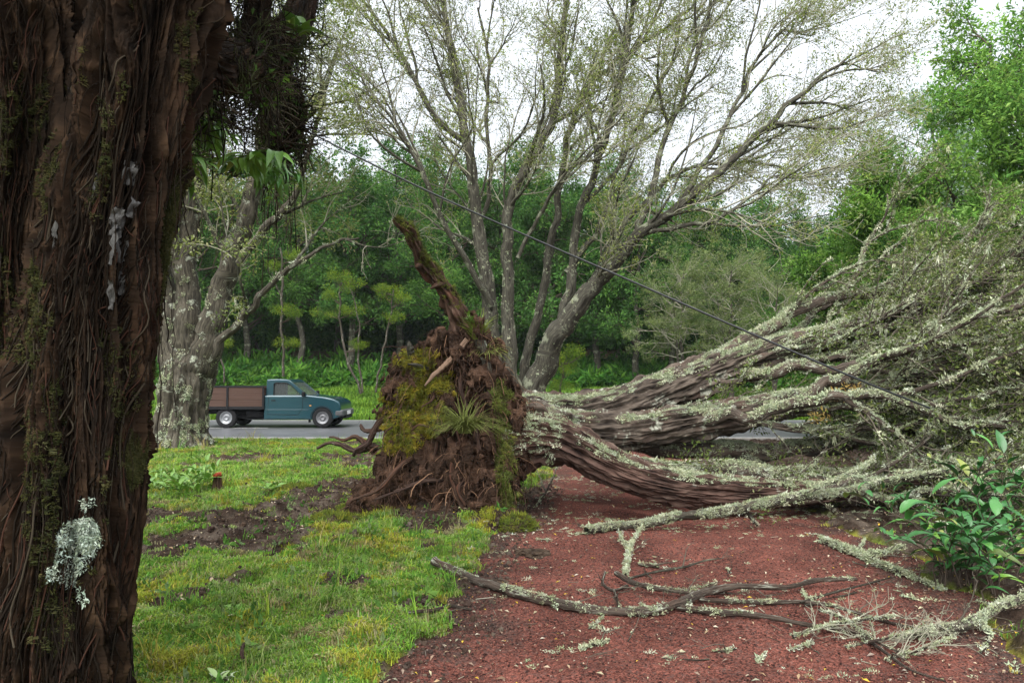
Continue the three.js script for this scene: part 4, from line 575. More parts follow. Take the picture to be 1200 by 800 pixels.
  for (const c of [[[520, 560, 8.6, .03], [490, 562, 8.5, .025], [465, 575, 8.45, .02], [440, 585, 8.4, .012]], [[500, 520, 8.75, .035], [470, 545, 8.6, .03], [440, 572, 8.5, .022], [412, 588, 8.45, .012]], [[535, 520, 8.65, .03], [528, 555, 8.5, .028], [540, 590, 8.4, .02], [550, 606, 8.35, .01]], [[548, 560, 8.6, .025], [536, 575, 8.4, .02], [545, 595, 8.35, .012]], [[575, 560, 8.75, .06], [580, 590, 8.6, .05], [585, 615, 8.45, .03], [592, 632, 8.35, .02]], [[470, 480, 9.2, .05], [445, 500, 9.3, .045], [425, 522, 9.4, .035], [415, 535, 9.5, .02]], [[455, 500, 9.2, .04], [430, 505, 9.4, .03], [424, 498, 9.5, .02]], [[450, 520, 9.3, .05], [425, 528, 9.6, .04], [396, 520, 9.9, .03], [370, 524, 10, .018]], [[440, 530, 9.4, .04], [415, 512, 9.6, .03], [402, 516, 9.8, .02], [385, 513, 10, .01]], [[560, 470, 8.75, .03], [557, 500, 8.65, .028], [562, 530, 8.6, .02]], [[520, 460, 8.85, .03], [508, 490, 8.7, .028], [512, 520, 8.65, .02], [505, 545, 8.6, .012]], [[545, 430, 8.85, .03], [541, 455, 8.75, .03], [548, 480, 8.7, .02]], [[585, 590, 8.8, .05], [600, 600, 8.6, .045], [606, 612, 8.5, .02]], [[530, 495, 8.75, .02], [515, 505, 8.6, .02], [490, 498, 8.65, .014], [478, 510, 8.7, .008]]]) rootOf(c, R() < .3 ? M.redBark : M.root, 7);
  for (let i = 0; i < 95; i++) { const q = rpick(); if (q.n.z < -.1) { i--; continue; } const c = [], L = .2 + R() * .5, dir = q.n.clone().multiplyScalar(.5).add(V(-.25 + .4 * (R() - .5), -.75, .2 * R())).normalize(), r = .007 + R() * R() * .03; let p = q.p.clone().addScaledVector(q.n, -.05); for (let k = 0; k < 6; k++) { c.push([p.clone(), r * (1 - .14 * k)]); dir.addScaledVector(randDir(R), .35); dir.y -= .12; dir.normalize(); p = p.clone().addScaledVector(dir, L / 5); if (p.y < .06) p.y = .06; } const { pts, rad } = run(c, 14); mesh('root', local(new Acc().tube(pts, rad, 6, .25).build(true), t), M.root, t); }
  const fine = new Acc(), fineP = new Acc();
  for (let i = 0; i < 5600; i++) { const q = rpick(); if (q.n.z < -.5 && R() < .8) continue; const L = .08 + R() * R() * .45, dir = q.n.clone().multiplyScalar(.9).add(V(-.1, -.3, .1)).addScaledVector(randDir(R), .6).normalize(), pts = [q.p.clone().addScaledVector(q.n, -.02)]; let p = pts[0]; for (let k = 0; k < 7; k++) { dir.addScaledVector(randDir(R), .3); dir.y -= .25; dir.normalize(); p = p.clone().addScaledVector(dir, L / 7); if (p.y < .04) break; pts.push(p); } (R() < .85 ? fine : fineP).tube(pts, .0016 + R() * R() * .005, 3); }
  kind(mesh('fine_roots', local(fine.build(), t), std({ color: col(.085, .05, .034), roughness: 1 }), t), 'stuff'); kind(mesh('pale_fine_roots', local(fineP.build(), t), std({ color: col(.26, .15, .09), roughness: 1 }), t), 'stuff');
  // moss and grass that were lifted with the roots
  const inPx = (p, list) => { const [x, y] = toPx(p); return list.some(([cx, cy, rx, ry]) => ((x - cx) / rx) ** 2 + ((y - cy) / ry) ** 2 < 1 + .9 * n3(p.x * 4, p.y * 4, p.z * 4)); };
  const mossA = [], MZ = [[485, 480, 34, 36], [462, 500, 18, 26], [505, 448, 26, 16], [495, 420, 26, 10], [480, 515, 20, 14]], MZ2 = [[590, 530, 9, 60], [600, 600, 18, 20], [586, 470, 10, 22]];
  for (let i = 0; i < 34000; i++) { const q = rpick(); if (q.n.z < -.35) continue; const a = inPx(q.p, MZ), b = !a && inPx(q.p, MZ2); if (!a && !b) continue; mossA.push({ p: q.p.clone(), q: toward(q.n.clone().add(V(0, -.25, 0)).normalize(), R), s: .55 + R() * .9, c: vary(a ? [[.2, .21, .03], [.25, .23, .028], [.13, .15, .03], [.31, .25, .03]] : [[.12, .15, .03], [.18, .2, .045], [.09, .1, .03]], R, .3) }); }
  for (let i = 0; i < 900; i++) { const q = tall.surf(.25 + R() * .72, R()); if (q.n.y + q.n.x < .25 + .5 * n3(q.p.x * 5, q.p.y * 5, q.p.z * 5)) continue; mossA.push({ p: q.p, q: toward(q.n.clone().add(V(0, -.4, 0)).normalize(), R), s: .4 + R() * .6, c: vary([[.12, .14, .03], [.18, .2, .04], [.08, .09, .025]], R, .3) }); }
  for (const [u, th, L] of [[.3, .1, .12], [.45, .8, .09], [.55, .35, .1], [.68, .9, .07], [.38, .55, .14]]) { const q = tall.surf(u, th), a = q.p.clone().addScaledVector(q.n, -.03), b = q.p.clone().addScaledVector(q.n, L * .6).add(V(-.02, .03, 0)), c = q.p.clone().addScaledVector(q.n, L).add(V(-.05, .02, 0)); mesh('root', local(new Acc().tube([a, b, c], [.04, .028, .012], 7, .35).build(true), t), M.root, t); }
  copies('moss', tuftGeo(33, 14, .035, .025, .07, .006, 1.0), M.grass, mossA, t);
  // trunk and limbs: each limb a part of its own
  const o = { R, wob: .06, limbLevel: 0, twig: new Acc(), tips: [], lich: [], lichS: 1.0, lichCut: -.32, lichUp: .75, bigLichen: 300, floor: .03, rMin: .0035, levels: [{ n: 8, len: 1.6, ang: .6, jit: .24, up: .0, seg: 8, sides: 6, t0: .32, r: .035, lichen: 520 }, { n: 7, len: .8, ang: .75, jit: .34, up: .0, seg: 6, sides: 4, t0: .1, r: .011, lichen: 260 }, { n: 4, len: .36, ang: .8, jit: .38, up: .0, seg: 4, sides: 3, t0: .1, r: .005 }] };
  o.limb = limbMesh(t, M.fallBark); o.push = () => V(.18, 0, 0);
  const solid = (c, m, amp, nu, nv, name) => { const ctrl = c.map(([px, py, d, r]) => [at(px, py, d), r]); const { g, surf } = gnarl(ctrl, nu, nv, (th, len, r) => amp * r * (.14 * ridge(Math.cos(th) * 1.6, Math.sin(th) * 1.6, len * .5 + c[0][1]) + .09 * ridge(Math.cos(th) * 4, Math.sin(th) * 4, len * 1.3) + .07 * ridge(Math.cos(th) * 11, Math.sin(th) * 11, len * 1.8) + (.045 * ridge(Math.cos(th) * 24, Math.sin(th) * 24, len * 3) + .14 * n3(Math.cos(th) * 2, Math.sin(th) * 2, len * 2.5) + .06 * n3(Math.cos(th) * 7, Math.sin(th) * 7, len * 7)) - .16)); mesh(name, local(g, t), m, t);
    const per = .3 * (nv / 200); const { pts, rad } = run(ctrl, 60); o.lichUp = 1.2; scatterLichen(o, pts, rad.map((r) => r * 1.0), 620, 1.25); o.lichUp = .75; sprout(o, pts, rad, 0, c.sc ?? 1); return surf; };
  const T0 = [[[560, 520, 9.35, .5], [585, 522, 9.3, .46], [610, 517, 9.25, .35], [640, 516, 9.15, .27], [670, 522, 9.0, .22], [700, 538, 8.9, .2], [740, 556, 8.8, .19], [790, 570, 8.75, .2], [850, 576, 8.8, .18], [920, 578, 8.95, .15], [990, 574, 9.1, .12], [1060, 566, 9.2, .08], [1130, 560, 9.3, .04]], M.redBark],
    T1 = [[[580, 505, 9.55, .36], [620, 500, 9.6, .32], [670, 505, 9.6, .25], [740, 505, 9.65, .22], [800, 496, 9.7, .21], [860, 487, 9.75, .2], [920, 474, 9.8, .17], [1000, 462, 9.9, .13], [1090, 452, 10, .1], [1180, 440, 10.1, .07], [1280, 425, 10.2, .04]], M.fallBark],
    T2 = [[[578, 492, 9.8, .34], [620, 488, 10, .3], [670, 486, 10.2, .26], [730, 476, 10.5, .27], [790, 455, 10.7, .28], [850, 432, 10.9, .26], [905, 410, 11, .22], [960, 398, 11.1, .17], [1030, 388, 11.2, .14], [1100, 372, 11.4, .11], [1180, 345, 11.6, .08], [1280, 310, 11.8, .05]], M.fallBark];
  T0[0].sc = .35; T1[0].sc = 1.1; T2[0].sc = 1.1;
  const s0 = solid(T0[0], M.redBark, 1.1, 180, 420, 'trunk'); solid(T1[0], M.fallBark, 1.1, 110, 260, 'limb'); solid(T2[0], M.fallBark, 1.1, 110, 260, 'limb');
  const limbs = [
    [[800, 455, 10.7, .12], [850, 412, 10.9, .1], [900, 385, 11, .09], [950, 358, 11.1, .08], [1010, 342, 11.2, .07], [1070, 338, 11.3, .05], [1130, 340, 11.4, .03]],
    [[850, 430, 11, .13], [920, 402, 10.9, .11], [980, 388, 10.7, .1], [1040, 368, 10.6, .09], [1100, 352, 10.5, .07], [1160, 335, 10.4, .05], [1240, 300, 10.4, .03]],
    [[900, 412, 11.1, .05], [950, 372, 11.5, .045], [1000, 330, 11.8, .035], [1020, 285, 12, .025], [1035, 255, 12, .015], [1040, 230, 12.1, .01]],
    [[900, 478, 9.7, .09], [960, 455, 9.4, .07], [1020, 428, 9.2, .06], [1080, 400, 9, .05], [1140, 378, 8.9, .04], [1220, 350, 8.8, .03]],
    [[830, 490, 9.6, .08], [890, 485, 9.2, .07], [950, 468, 9, .06], [1010, 462, 8.8, .05], [1070, 480, 8.6, .04], [1120, 498, 8.5, .035], [1200, 495, 8.4, .03]],
    [[690, 505, 9.9, .14], [770, 520, 10, .13], [850, 528, 10, .12], [940, 525, 10, .1], [1020, 515, 10, .08], [1110, 500, 10, .06], [1200, 490, 10, .04]],
    [[720, 540, 9.3, .12], [790, 548, 9.4, .11], [870, 555, 9.4, .1], [960, 556, 9.3, .08], [1050, 545, 9.2, .06], [1140, 535, 9.1, .04]],
    [[880, 425, 11.2, .1], [960, 420, 11.4, .08], [1050, 410, 11.6, .07], [1140, 395, 11.8, .05], [1240, 385, 12, .04]],
    [[960, 398, 11.1, .07], [1020, 360, 11.6, .06], [1080, 320, 11.8, .05], [1130, 285, 12, .04], [1160, 250, 12, .02]],
    [[930, 588, 8.7, .07], [990, 570, 8.5, .06], [1040, 560, 8.4, .05], [1110, 552, 8.3, .04], [1180, 540, 8.3, .03]],
    [[1000, 385, 11, .06], [1060, 360, 10.4, .05], [1120, 340, 10, .045], [1180, 312, 9.7, .04], [1240, 285, 9.5, .03]],
    [[960, 470, 9.8, .07], [1030, 478, 9.9, .06], [1100, 468, 10, .05], [1200, 462, 10, .04]],
    [[1000, 590, 8.7, .05], [1050, 586, 8.2, .03], [1085, 580, 7.9, .026], [1120, 570, 7.7, .02]],
    [[870, 440, 10.5, .08], [930, 432, 10, .07], [1000, 430, 9.7, .06], [1080, 432, 9.4, .05], [1150, 415, 9.2, .04], [1230, 398, 9, .03]]];
  for (let i = 0; i < 16; i++) { // long thin limbs that fan out toward the crown
    const up = i % 2, u = R(), x0 = lerp(790, 930, u), y0 = up ? lerp(455, 405, u) : lerp(505, 470, u), d0 = up ? 10.8 : 9.7, y1 = up ? lerp(250, 400, R()) : lerp(380, 560, R()), d1 = d0 + (R() - .6) * 2.2, r = .025 + R() * .03, c = []; for (let k = 0; k <= 5; k++) { const q = k / 5; c.push([lerp(x0, 1260, q), lerp(y0, y1, q * .75 + q * q * .25) + (k % 5 ? (R() - .5) * 12 : 0), lerp(d0, d1, q), r * (1 - .7 * q)]); } limbs.push(c); }
  for (const c of limbs) { const { pts, rad } = run(c.map(([px, py, d, r]) => [at(px, py, d), r]), 12 + c.length * 6, .06, c[0][0]); mesh('limb', local(new Acc().tube(pts, rad, 10, .16).build(true), t), M.fallBark, t); scatterLichen(o, pts, rad, 700, .9); sprout(o, pts, rad, 0, c[c.length - 1][1] < 260 ? .45 : .9); }
  // root-side of the trunk carries crust lichen too
  for (let i = 0; i < 2500; i++) { const q = s0(.02 + R() * .3, R()); if (q.n.y < .1 + .5 * R()) continue; o.lich.push({ p: q.p, q: toward(q.n, R), s: .5 + R(), c: vary(LICH, R, .2) }); }
  kind(mesh('twigs', local(o.twig.build(), t), M.twig, t), 'stuff');
  const third = [[], [], []]; o.lich.forEach((e, i) => third[i % 3].push(e)); third.forEach((l, i) => copies('lichen', FRILL[i], M.lichen, l, t));
  copies('crown', leafClump(43, 9, .075, .04, .017, .2), M.leaf, o.tips.filter((e) => R() < .5).map((e) => ({ p: e.p, q: randQ(R), s: .7 + R() * .8, c: vary([[.11, .15, .035], [.15, .19, .05], [.08, .12, .03], [.23, .25, .12]], R) })), t);
  copies('beard_lichen', BEARD, M.lichen, o.tips.filter(() => R() < .025).map((e) => ({ p: e.p, q: yaw(R() * 6), s: .5 + R() * .8, c: vary(LICH, R, .2) })), t);
  const dead = [[762, 340 + 118, 9], [985, 462, 9.3], [962, 488, 9.2], [998, 458, 9.2]].slice(1).flatMap(([px, py, d]) => Array.from({ length: 8 }, () => ({ p: at(px + (R() - .5) * 14, py + (R() - .5) * 10, d), q: randQ(R), s: .7 + R() * .5, c: vary([[.42, .3, .1], [.5, .36, .12]], R) }))); copies('dead_leaves', leafClump(44, 7, .04, .06, .022, .2), M.leaf, dead, t);
  console.log('fallen tree: lichen', o.lich.length, 'tips', o.tips.length, 'plate tris', nf);
  // grass tussocks on the plate
  const tuss = (label, p, L, n, m, down) => { const r = mul(Math.round(p.x * 1000)), g = thing('grass_tussock', label, 'grass tussock', p), out = []; for (let i = 0; i < n; i++) { const a = r() * 6.28, c = Math.cos(a), s = Math.sin(a) * .6 + .4, l = L * (.5 + r() * .6), w = .004 + r() * .003; let q = V((r() - .5) * .12, (r() - .5) * .06, (r() - .5) * .06); const v = V(c * .55, .8 - r() * down, s * .5).normalize(); for (let k = 0; k < 5; k++) { const e = q.clone().addScaledVector(v, l / 5), ww = w * (1 - k * .18); out.push(q.x - ww, q.y, q.z, q.x + ww, q.y, q.z, e.x + ww * .8, e.y, e.z, q.x - ww, q.y, q.z, e.x + ww * .8, e.y, e.z, e.x - ww * .8, e.y, e.z); q = e; v.y -= .22 + down * .16; v.normalize(); } } kind(mesh('grass_blades', soup(out), m, g), 'stuff'); };
  const gm = (r, g, b) => std({ color: col(r, g, b), roughness: .8 });
  tuss('drooping dark green grass tussock on the front of the root plate', at(545, 505, 8.5), .5, 260, gm(.13, .15, .04), .5); tuss('bright green grass tuft growing on top of the root plate', at(560, 395, 8.95), .34, 120, gm(.2, .26, .05), .15); tuss('yellow green grass hanging behind the top of the root plate', at(572, 415, 9), .3, 90, gm(.24, .27, .07), .6);
  tuss('pale grass tuft hanging beside the snapped root stub', at(480, 432, 9.1), .18, 60, gm(.2, .21, .07), .3);
  leafyPlant('fern_sprig', 'small bright fern sprig on the very top of the root plate', 'plant', at(551, 385, 8.95), { seed: 21, stems: 3, out: .06, h: .22, base: .04, arch: .3, r: .004, leaves: 6, L: .11, mats: BRIGHTM });
  leafyPlant('seedling', 'small bright leafy seedling on the moss of the root plate', 'plant', at(452, 530, 8.9), { seed: 22, stems: 4, out: .14, h: .16, base: .05, arch: .7, r: .004, leaves: 5, L: .12, mats: BRIGHTM });
}
console.log('fallen tree done');

// ================================================================ BROKEN BRANCHES ON THE PATH
const onG = (px, py, h) => { const u = (px - 600) / FOCAL, v = (400 - py) / FOCAL, dy = v * cP + sP; let y = h, p; for (let i = 0; i < 4; i++) { const k = (y - EYE) / dy; p = V(u * k, y, -(cP - v * sP) * k); y = groundY(p.x, p.z) + h; } return p; };
function fallenBranch(label, limbs, o = {}) { // limbs: [[px, py, height, r] ...]
  const R = mul(o.seed ?? limbs[0][0][0]), b = onG(limbs[0][0][0], limbs[0][0][1], 0), t = thing(o.name ?? 'broken_branch', label, 'branch', b, o.group);
  const s = { R, wob: .012, limbLevel: -1, twig: new Acc(), tips: [], lich: [], lichS: o.ls ?? .55, lichCut: o.cut ?? -.1, lichUp: .5, rMin: .0018, floor: .012, levels: o.levels ?? [{ n: 3, len: .28, ang: .7, jit: .3, up: .03, seg: 6, sides: 4, t0: .2, r: .007, lichen: 150 }, { n: 3, len: .12, ang: .8, jit: .35, up: .02, seg: 4, sides: 3, t0: .2, r: .003 }] };
  limbs.forEach((c, i) => { const { pts, rad } = run(c.map(([px, py, h, r]) => [onG(px, py, h), r]), c.length * 9, .016, i + limbs[0][0][0]); mesh(i ? 'side_branch' : 'main_branch', local(new Acc().tube(pts, rad, 8, .25).build(true), t), o.mat ?? M.fallBark, t); scatterLichen(s, pts, rad, o.dens ?? 900, .6); if (!o.bare) sprout(s, pts, rad, 0, o.k ?? 1); });
  if (s.twig.P.length) kind(mesh('twigs', local(s.twig.build(), t), o.twigM ?? M.twig, t), 'stuff');
  if (s.lich.length) copies('lichen', FRILL[0], M.lichen, s.lich, t);
  return t;
}
fallenBranch('long dark curved branch with forked end lying on the red path', [
  [[508, 656, .1, .034], [545, 673, .06, .036], [590, 691, .045, .036], [640, 704, .04, .034], [700, 713, .04, .032], [760, 714, .04, .031], [795, 708, .045, .03], [820, 698, .05, .028], [860, 689, .05, .024], [920, 690, .045, .02], [960, 680, .05, .018], [1003, 678, .05, .012]],
  [[792, 710, .04, .018], [830, 716, .035, .02], [880, 720, .03, .018], [940, 732, .03, .016], [1000, 740, .03, .014], [1030, 757, .03, .011], [1070, 784, .02, .008], [1110, 800, .02, .005]],
  [[820, 700, .04, .016], [880, 705, .03, .015], [950, 707, .03, .013], [1010, 718, .03, .011], [1060, 732, .02, .008], [1100, 742, .02, .005]],
  [[722, 671, .06, .018], [740, 684, .05, .02], [765, 691, .04, .019], [810, 694, .04, .017], [850, 692, .04, .014]],
  [[709, 670, .07, .01], [707, 684, .05, .012], [718, 690, .04, .013], [735, 685, .04, .014]], [[718, 690, .04, .01], [722, 702, .03, .01], [727, 712, .03, .008]]], { cut: .25, dens: 1300, ls: .5, k: .8 });
fallenBranch('pale lichen-crusted branch with a snapped end lying below the fallen trunk', [[[687, 621, .045, .034], [720, 616, .05, .04], [765, 612, .08, .042], [800, 605, .13, .044], [850, 598, .2, .045], [900, 590, .27, .046], [940, 583, .33, .045], [980, 578, .37, .042], [1020, 570, .45, .036], [1060, 560, .53, .028], [1110, 552, .58, .02]], [[872, 596, .22, .02], [880, 607, .1, .02], [888, 617, .03, .014]], [[930, 585, .32, .02], [975, 565, .5, .018], [1010, 548, .6, .014], [1030, 530, .7, .008]]], { cut: -.35, dens: 2300, ls: .75, k: .7, mat: M.lichBark });
fallenBranch('lichen-tufted branch poking onto the path below the green shrub', [[[1062, 745, .03, .02], [1090, 738, .04, .028], [1125, 735, .05, .03], [1150, 725, .06, .028], [1170, 712, .08, .027], [1200, 700, .1, .024], [1240, 690, .12, .02]], [[1150, 726, .05, .012], [1160, 745, .03, .01], [1150, 765, .02, .006]]], { cut: -.3, dens: 1800, ls: .6, k: 1.2, mat: M.lichBark });
fallenBranch('yellowish lichen-covered branch crossing the path beside the green shrub', [[[962, 632, .03, .02], [985, 641, .035, .026], [1010, 650, .035, .024], [1040, 664, .03, .02], [1075, 678, .02, .012], [1105, 690, .015, .006]], [[1010, 650, .03, .014], [1035, 648, .05, .012], [1060, 640, .08, .008]]], { cut: -.6, dens: 3000, ls: .8, k: 2.4, mat: M.lichBark });
fallenBranch('thin bare twig pointing away above the long curved branch', [[[738, 678, .015, .009], [770, 671, .02, .01], [805, 665, .025, .01], [828, 658, .03, .009], [846, 655, .03, .006]]], { cut: .3, dens: 500, k: .6, mat: M.greyBark });
fallenBranch('pale straight twig lying across the forked branch end', [[[938, 708, .03, .007], [975, 697, .03, .01], [1010, 688, .03, .009], [1045, 678, .03, .006]]], { cut: .2, k: .4, mat: M.lichBark });
fallenBranch('crooked lichen twig standing up from the path behind the curved branch', [[[733, 674, .03, .008], [735, 658, .04, .01], [737, 642, .08, .01], [745, 628, .12, .008], [752, 618, .15, .005]], [[737, 642, .07, .006], [728, 632, .1, .006], [726, 624, .12, .004]]], { cut: -.6, dens: 2600, ls: .7, k: 1, mat: M.lichBark });
fallenBranch('short dark stick with lichen beside the crooked twig', [[[748, 661, .015, .012], [760, 662, .02, .014], [771, 665, .015, .01]]], { cut: -.3, dens: 1600, k: .5 });
fallenBranch('tangled twig spray at the tip of the forked branch', [[[930, 745, .02, .01], [970, 735, .05, .01], [1010, 726, .06, .009], [1050, 720, .05, .006]], [[990, 760, .02, .008], [1030, 750, .06, .008], [1075, 742, .06, .006], [1110, 745, .04, .004]], [[960, 715, .03, .007], [1000, 733, .05, .008], [1040, 755, .04, .007], [1080, 770, .02, .004]], [[1040, 775, .02, .007], [1080, 762, .05, .007], [1120, 745, .05, .005]]], { cut: -.6, dens: 2400, ls: .45, k: 1.8, levels: [{ n: 5, len: .3, ang: .8, jit: .3, up: .04, seg: 6, sides: 4, t0: .1, r: .005, lichen: 320 }, { n: 5, len: .13, ang: .8, jit: .35, up: .02, seg: 4, sides: 3, t0: .1, r: .0028 }], twigM: M.twigPale });
fallenBranch('small pale lichen twig lying alone on the bare path', [[[678, 760, .012, .005], [692, 755, .014, .008], [712, 751, .012, .006]]], { cut: -.9, dens: 3000, ls: .6, k: .4, mat: M.lichBark });
fallenBranch('bent dark stick in the grass beside the tip of the long curved branch', [[[478, 716, .04, .01], [505, 714, .06, .012], [530, 709, .06, .011], [552, 713, .04, .008]]], { cut: .5, k: .3 });
fallenBranch('brown curled stick lying in the mossy lawn', [[[287, 778, .02, .008], [282, 764, .05, .01], [285, 752, .06, .008]]], { cut: 1, bare: true, mat: M.redBark });
fallenBranch('forked dry twig against the shaded ground under the trunk', [[[628, 592, .02, .012], [640, 575, .1, .012], [650, 555, .22, .01], [655, 540, .3, .006]], [[640, 575, .1, .008], [632, 560, .18, .007], [628, 548, .25, .004]]], { cut: .2, k: .8 });
{ // further twigs that differ only in where they lie
  const R = mul(710);
  for (let i = 0; i < 26; i++) { const px = 600 + R() * 520, py = 612 + R() * 170, a = R() * 6.28, L = 14 + R() * 26; if (pathIn(ground(px, py).x, ground(px, py).z) < .05) continue; fallenBranch('short thin twig lying loose on the red path', [[[px, py, .012, .003 + R() * .004], [px + Math.cos(a) * L * .5, py + Math.sin(a) * L * .18 + R() * 3, .016, .003 + R() * .003], [px + Math.cos(a) * L, py + Math.sin(a) * L * .4, .012, .002]]], { seed: 900 + i, name: 'loose_twig', group: 'short twigs scattered on the path', cut: R() < .5 ? -.6 : .6, dens: 2000, ls: .5, bare: R() < .5, k: .4, mat: R() < .5 ? M.lichBark : M.greyBark }); }
}

// ================================================================ PLANTS
leafyPlant('glossy_shrub', 'glossy dark green broad-leaved shrub at the edge of the red path', 'shrub', onG(1165, 690, 0), { seed: 31, stems: 34, out: .95, h: .98, base: .7, arch: 1.1, r: .006, leaves: 9, L: .23, u0: .12, dy: -.25, mats: SHRUBM, max: 298 });
leafyPlant('glossy_shrub', 'taller glossy shrub with upright light green tips behind the low shrub', 'shrub', onG(1205, 645, 0), { seed: 32, stems: 20, out: .55, h: 1.25, base: .8, arch: .6, r: .007, leaves: 11, L: .23, u0: .15, mats: SHRUBM, max: 220 });
leafyPlant('lawn_plant', 'clump of bright broad leaves on the lawn near the roadside tree', 'plant', onG(205, 578, 0), { seed: 33, stems: 26, out: .4, h: .36, base: .9, arch: .9, r: .005, leaves: 5, L: .2, mats: BRIGHTM, stemM: std({ color: col(.1, .16, .04) }) });
leafyPlant('lawn_plant', 'taller leafy sprig with a red tipped shoot beside the bright clump', 'plant', onG(245, 572, 0), { seed: 34, stems: 7, out: .25, h: .5, base: .25, arch: .7, r: .005, leaves: 5, L: .2, mats: BRIGHTM, stemM: std({ color: col(.12, .16, .04) }) });
leafyPlant('lawn_plant', 'low seedling with few leaves on the torn soil', 'plant', onG(312, 578, 0), { seed: 35, stems: 4, out: .2, h: .15, base: .12, arch: .8, r: .004, leaves: 4, L: .15, mats: BRIGHTM });
leafyPlant('lawn_plant', 'pale whitish green leaf rosette in the mossy lawn', 'plant', onG(262, 800, 0), { seed: 36, stems: 3, out: .08, h: .07, base: .05, arch: .8, r: .004, leaves: 5, L: .075, mats: [leafM(.42, .5, .3, .5, .2), leafM(.3, .42, .16, .5, .2)] });
leafyPlant('lawn_plant', 'light green seedling in the grass below the torn soil', 'plant', onG(270, 718, 0), { seed: 37, stems: 4, out: .12, h: .06, base: .1, arch: .8, r: .003, leaves: 4, L: .08, mats: BRIGHTM });
{ const t = thing('red_shoot', 'short dark stump with a red tip among the lawn plants', 'stump', onG(254, 575, 0)); mesh('stub', local(new Acc().tube([t.position.clone(), t.position.clone().add(V(0, .12, 0)), t.position.clone().add(V(.01, .2, 0))], [.07, .065, .055], 9, .3).build(true), t), M.root, t); const g = new THREE.IcosahedronGeometry(.06, 2); const q = g.attributes.position; for (let i = 0; i < q.count; i++) { const k = 1 + .3 * n3(q.getX(i) * 30, q.getY(i) * 30, q.getZ(i) * 30); q.setXYZ(i, q.getX(i) * k, q.getY(i) * k * .6, q.getZ(i) * k); } g.computeVertexNormals(); mesh('red_tip', g.translate(0, .22, 0), std({ color: col(.32, .06, .03) }), t); }
{ // clods of turf thrown up around the roots
  const R = mul(750), turf = (label, px, py, rx, h, green) => { const b = onG(px, py, -.05), t = thing('turf_clod', label, 'clod', b), g = new THREE.IcosahedronGeometry(1, 5), p = g.attributes.position; for (let i = 0; i < p.count; i++) { const x = p.getX(i), y = p.getY(i), z = p.getZ(i), k = 1 + .35 * fbm(x * 1.5 + px, y * 1.5, z * 1.5, 4) + .1 * n3(x * 7, y * 7, z * 7 + px); p.setXYZ(i, x * k * rx, Math.max(-.1, y * k * h), z * k * rx * .8); } const C = []; for (let i = 0; i < p.count; i++) C.push(...mix3([.055, .038, .028], [.11, .08, .058], sm(-.3, .4, n3(p.getX(i) * 14, p.getY(i) * 14, p.getZ(i) * 14)))); g.setAttribute('color', new THREE.BufferAttribute(new Float32Array(C), 3)); g.computeVertexNormals(); mesh('soil', g, std({ vertexColors: true, bumpMap: grainB, bumpScale: .03, map: grain, roughness: 1 }), t);
    if (green) { const l = [], n = g.attributes.normal; for (let i = 0; i < 900; i++) { const k = Math.floor(R() * p.count), v = V(n.getX(k), n.getY(k), n.getZ(k)); if (v.y < .25 + .4 * n3(p.getX(k) * 5, p.getZ(k) * 5, px)) continue; l.push({ p: V(p.getX(k), p.getY(k), p.getZ(k)).add(b), q: toward(v, R), s: .6 + R() * .7, c: vary([[.16, .2, .03], [.2, .21, .03], [.11, .15, .03]], R) }); } copies('grass_cover', tuftGeo(39, 12, .035, .02, .05, .005, .8), M.grass, l, t); } };
  turf('mossy turf clod with grass beside the torn hollow', 392, 620, .3, .16, true); turf('turf clod capped with yellow moss near the root plate', 418, 606, .26, .14, true); turf('flat turf clod on the torn soil below the truck', 345, 577, .28, .1, true); turf('bare dark soil clod in the torn hollow', 335, 636, .2, .08, false); turf('small bare soil clod at the edge of the hollow', 270, 612, .22, .1, false); turf('crumbling soil clod at the lawn edge beside the path', 625, 655, .2, .09, false); turf('mossy clod at the foot of the root plate facing the path', 607, 628, .2, .2, true); turf('grassy hummock below the torn hollow', 470, 660, .25, .07, true); turf('low soil clod where path and lawn meet', 580, 690, .18, .06, false); turf('dark soil heap between root plate and road', 420, 525, .5, .16, false);
}

// ================================================================ CABLE
{ const p = [at(60, 6, 11), at(285, 116, 9.6), at(510, 228, 8.6), at(760, 338, 7.9), at(900, 399, 7.7), at(1010, 446, 7.7), at(1090, 478, 8.0)], c = new THREE.CatmullRomCurve3(p), t = mesh('cable', new THREE.TubeGeometry(c, 160, .0105, 8), std({ color: col(.018, .019, .021), roughness: .5 })); tag(t, 'black overhead cable slanting down into the fallen branches', 'cable'); }

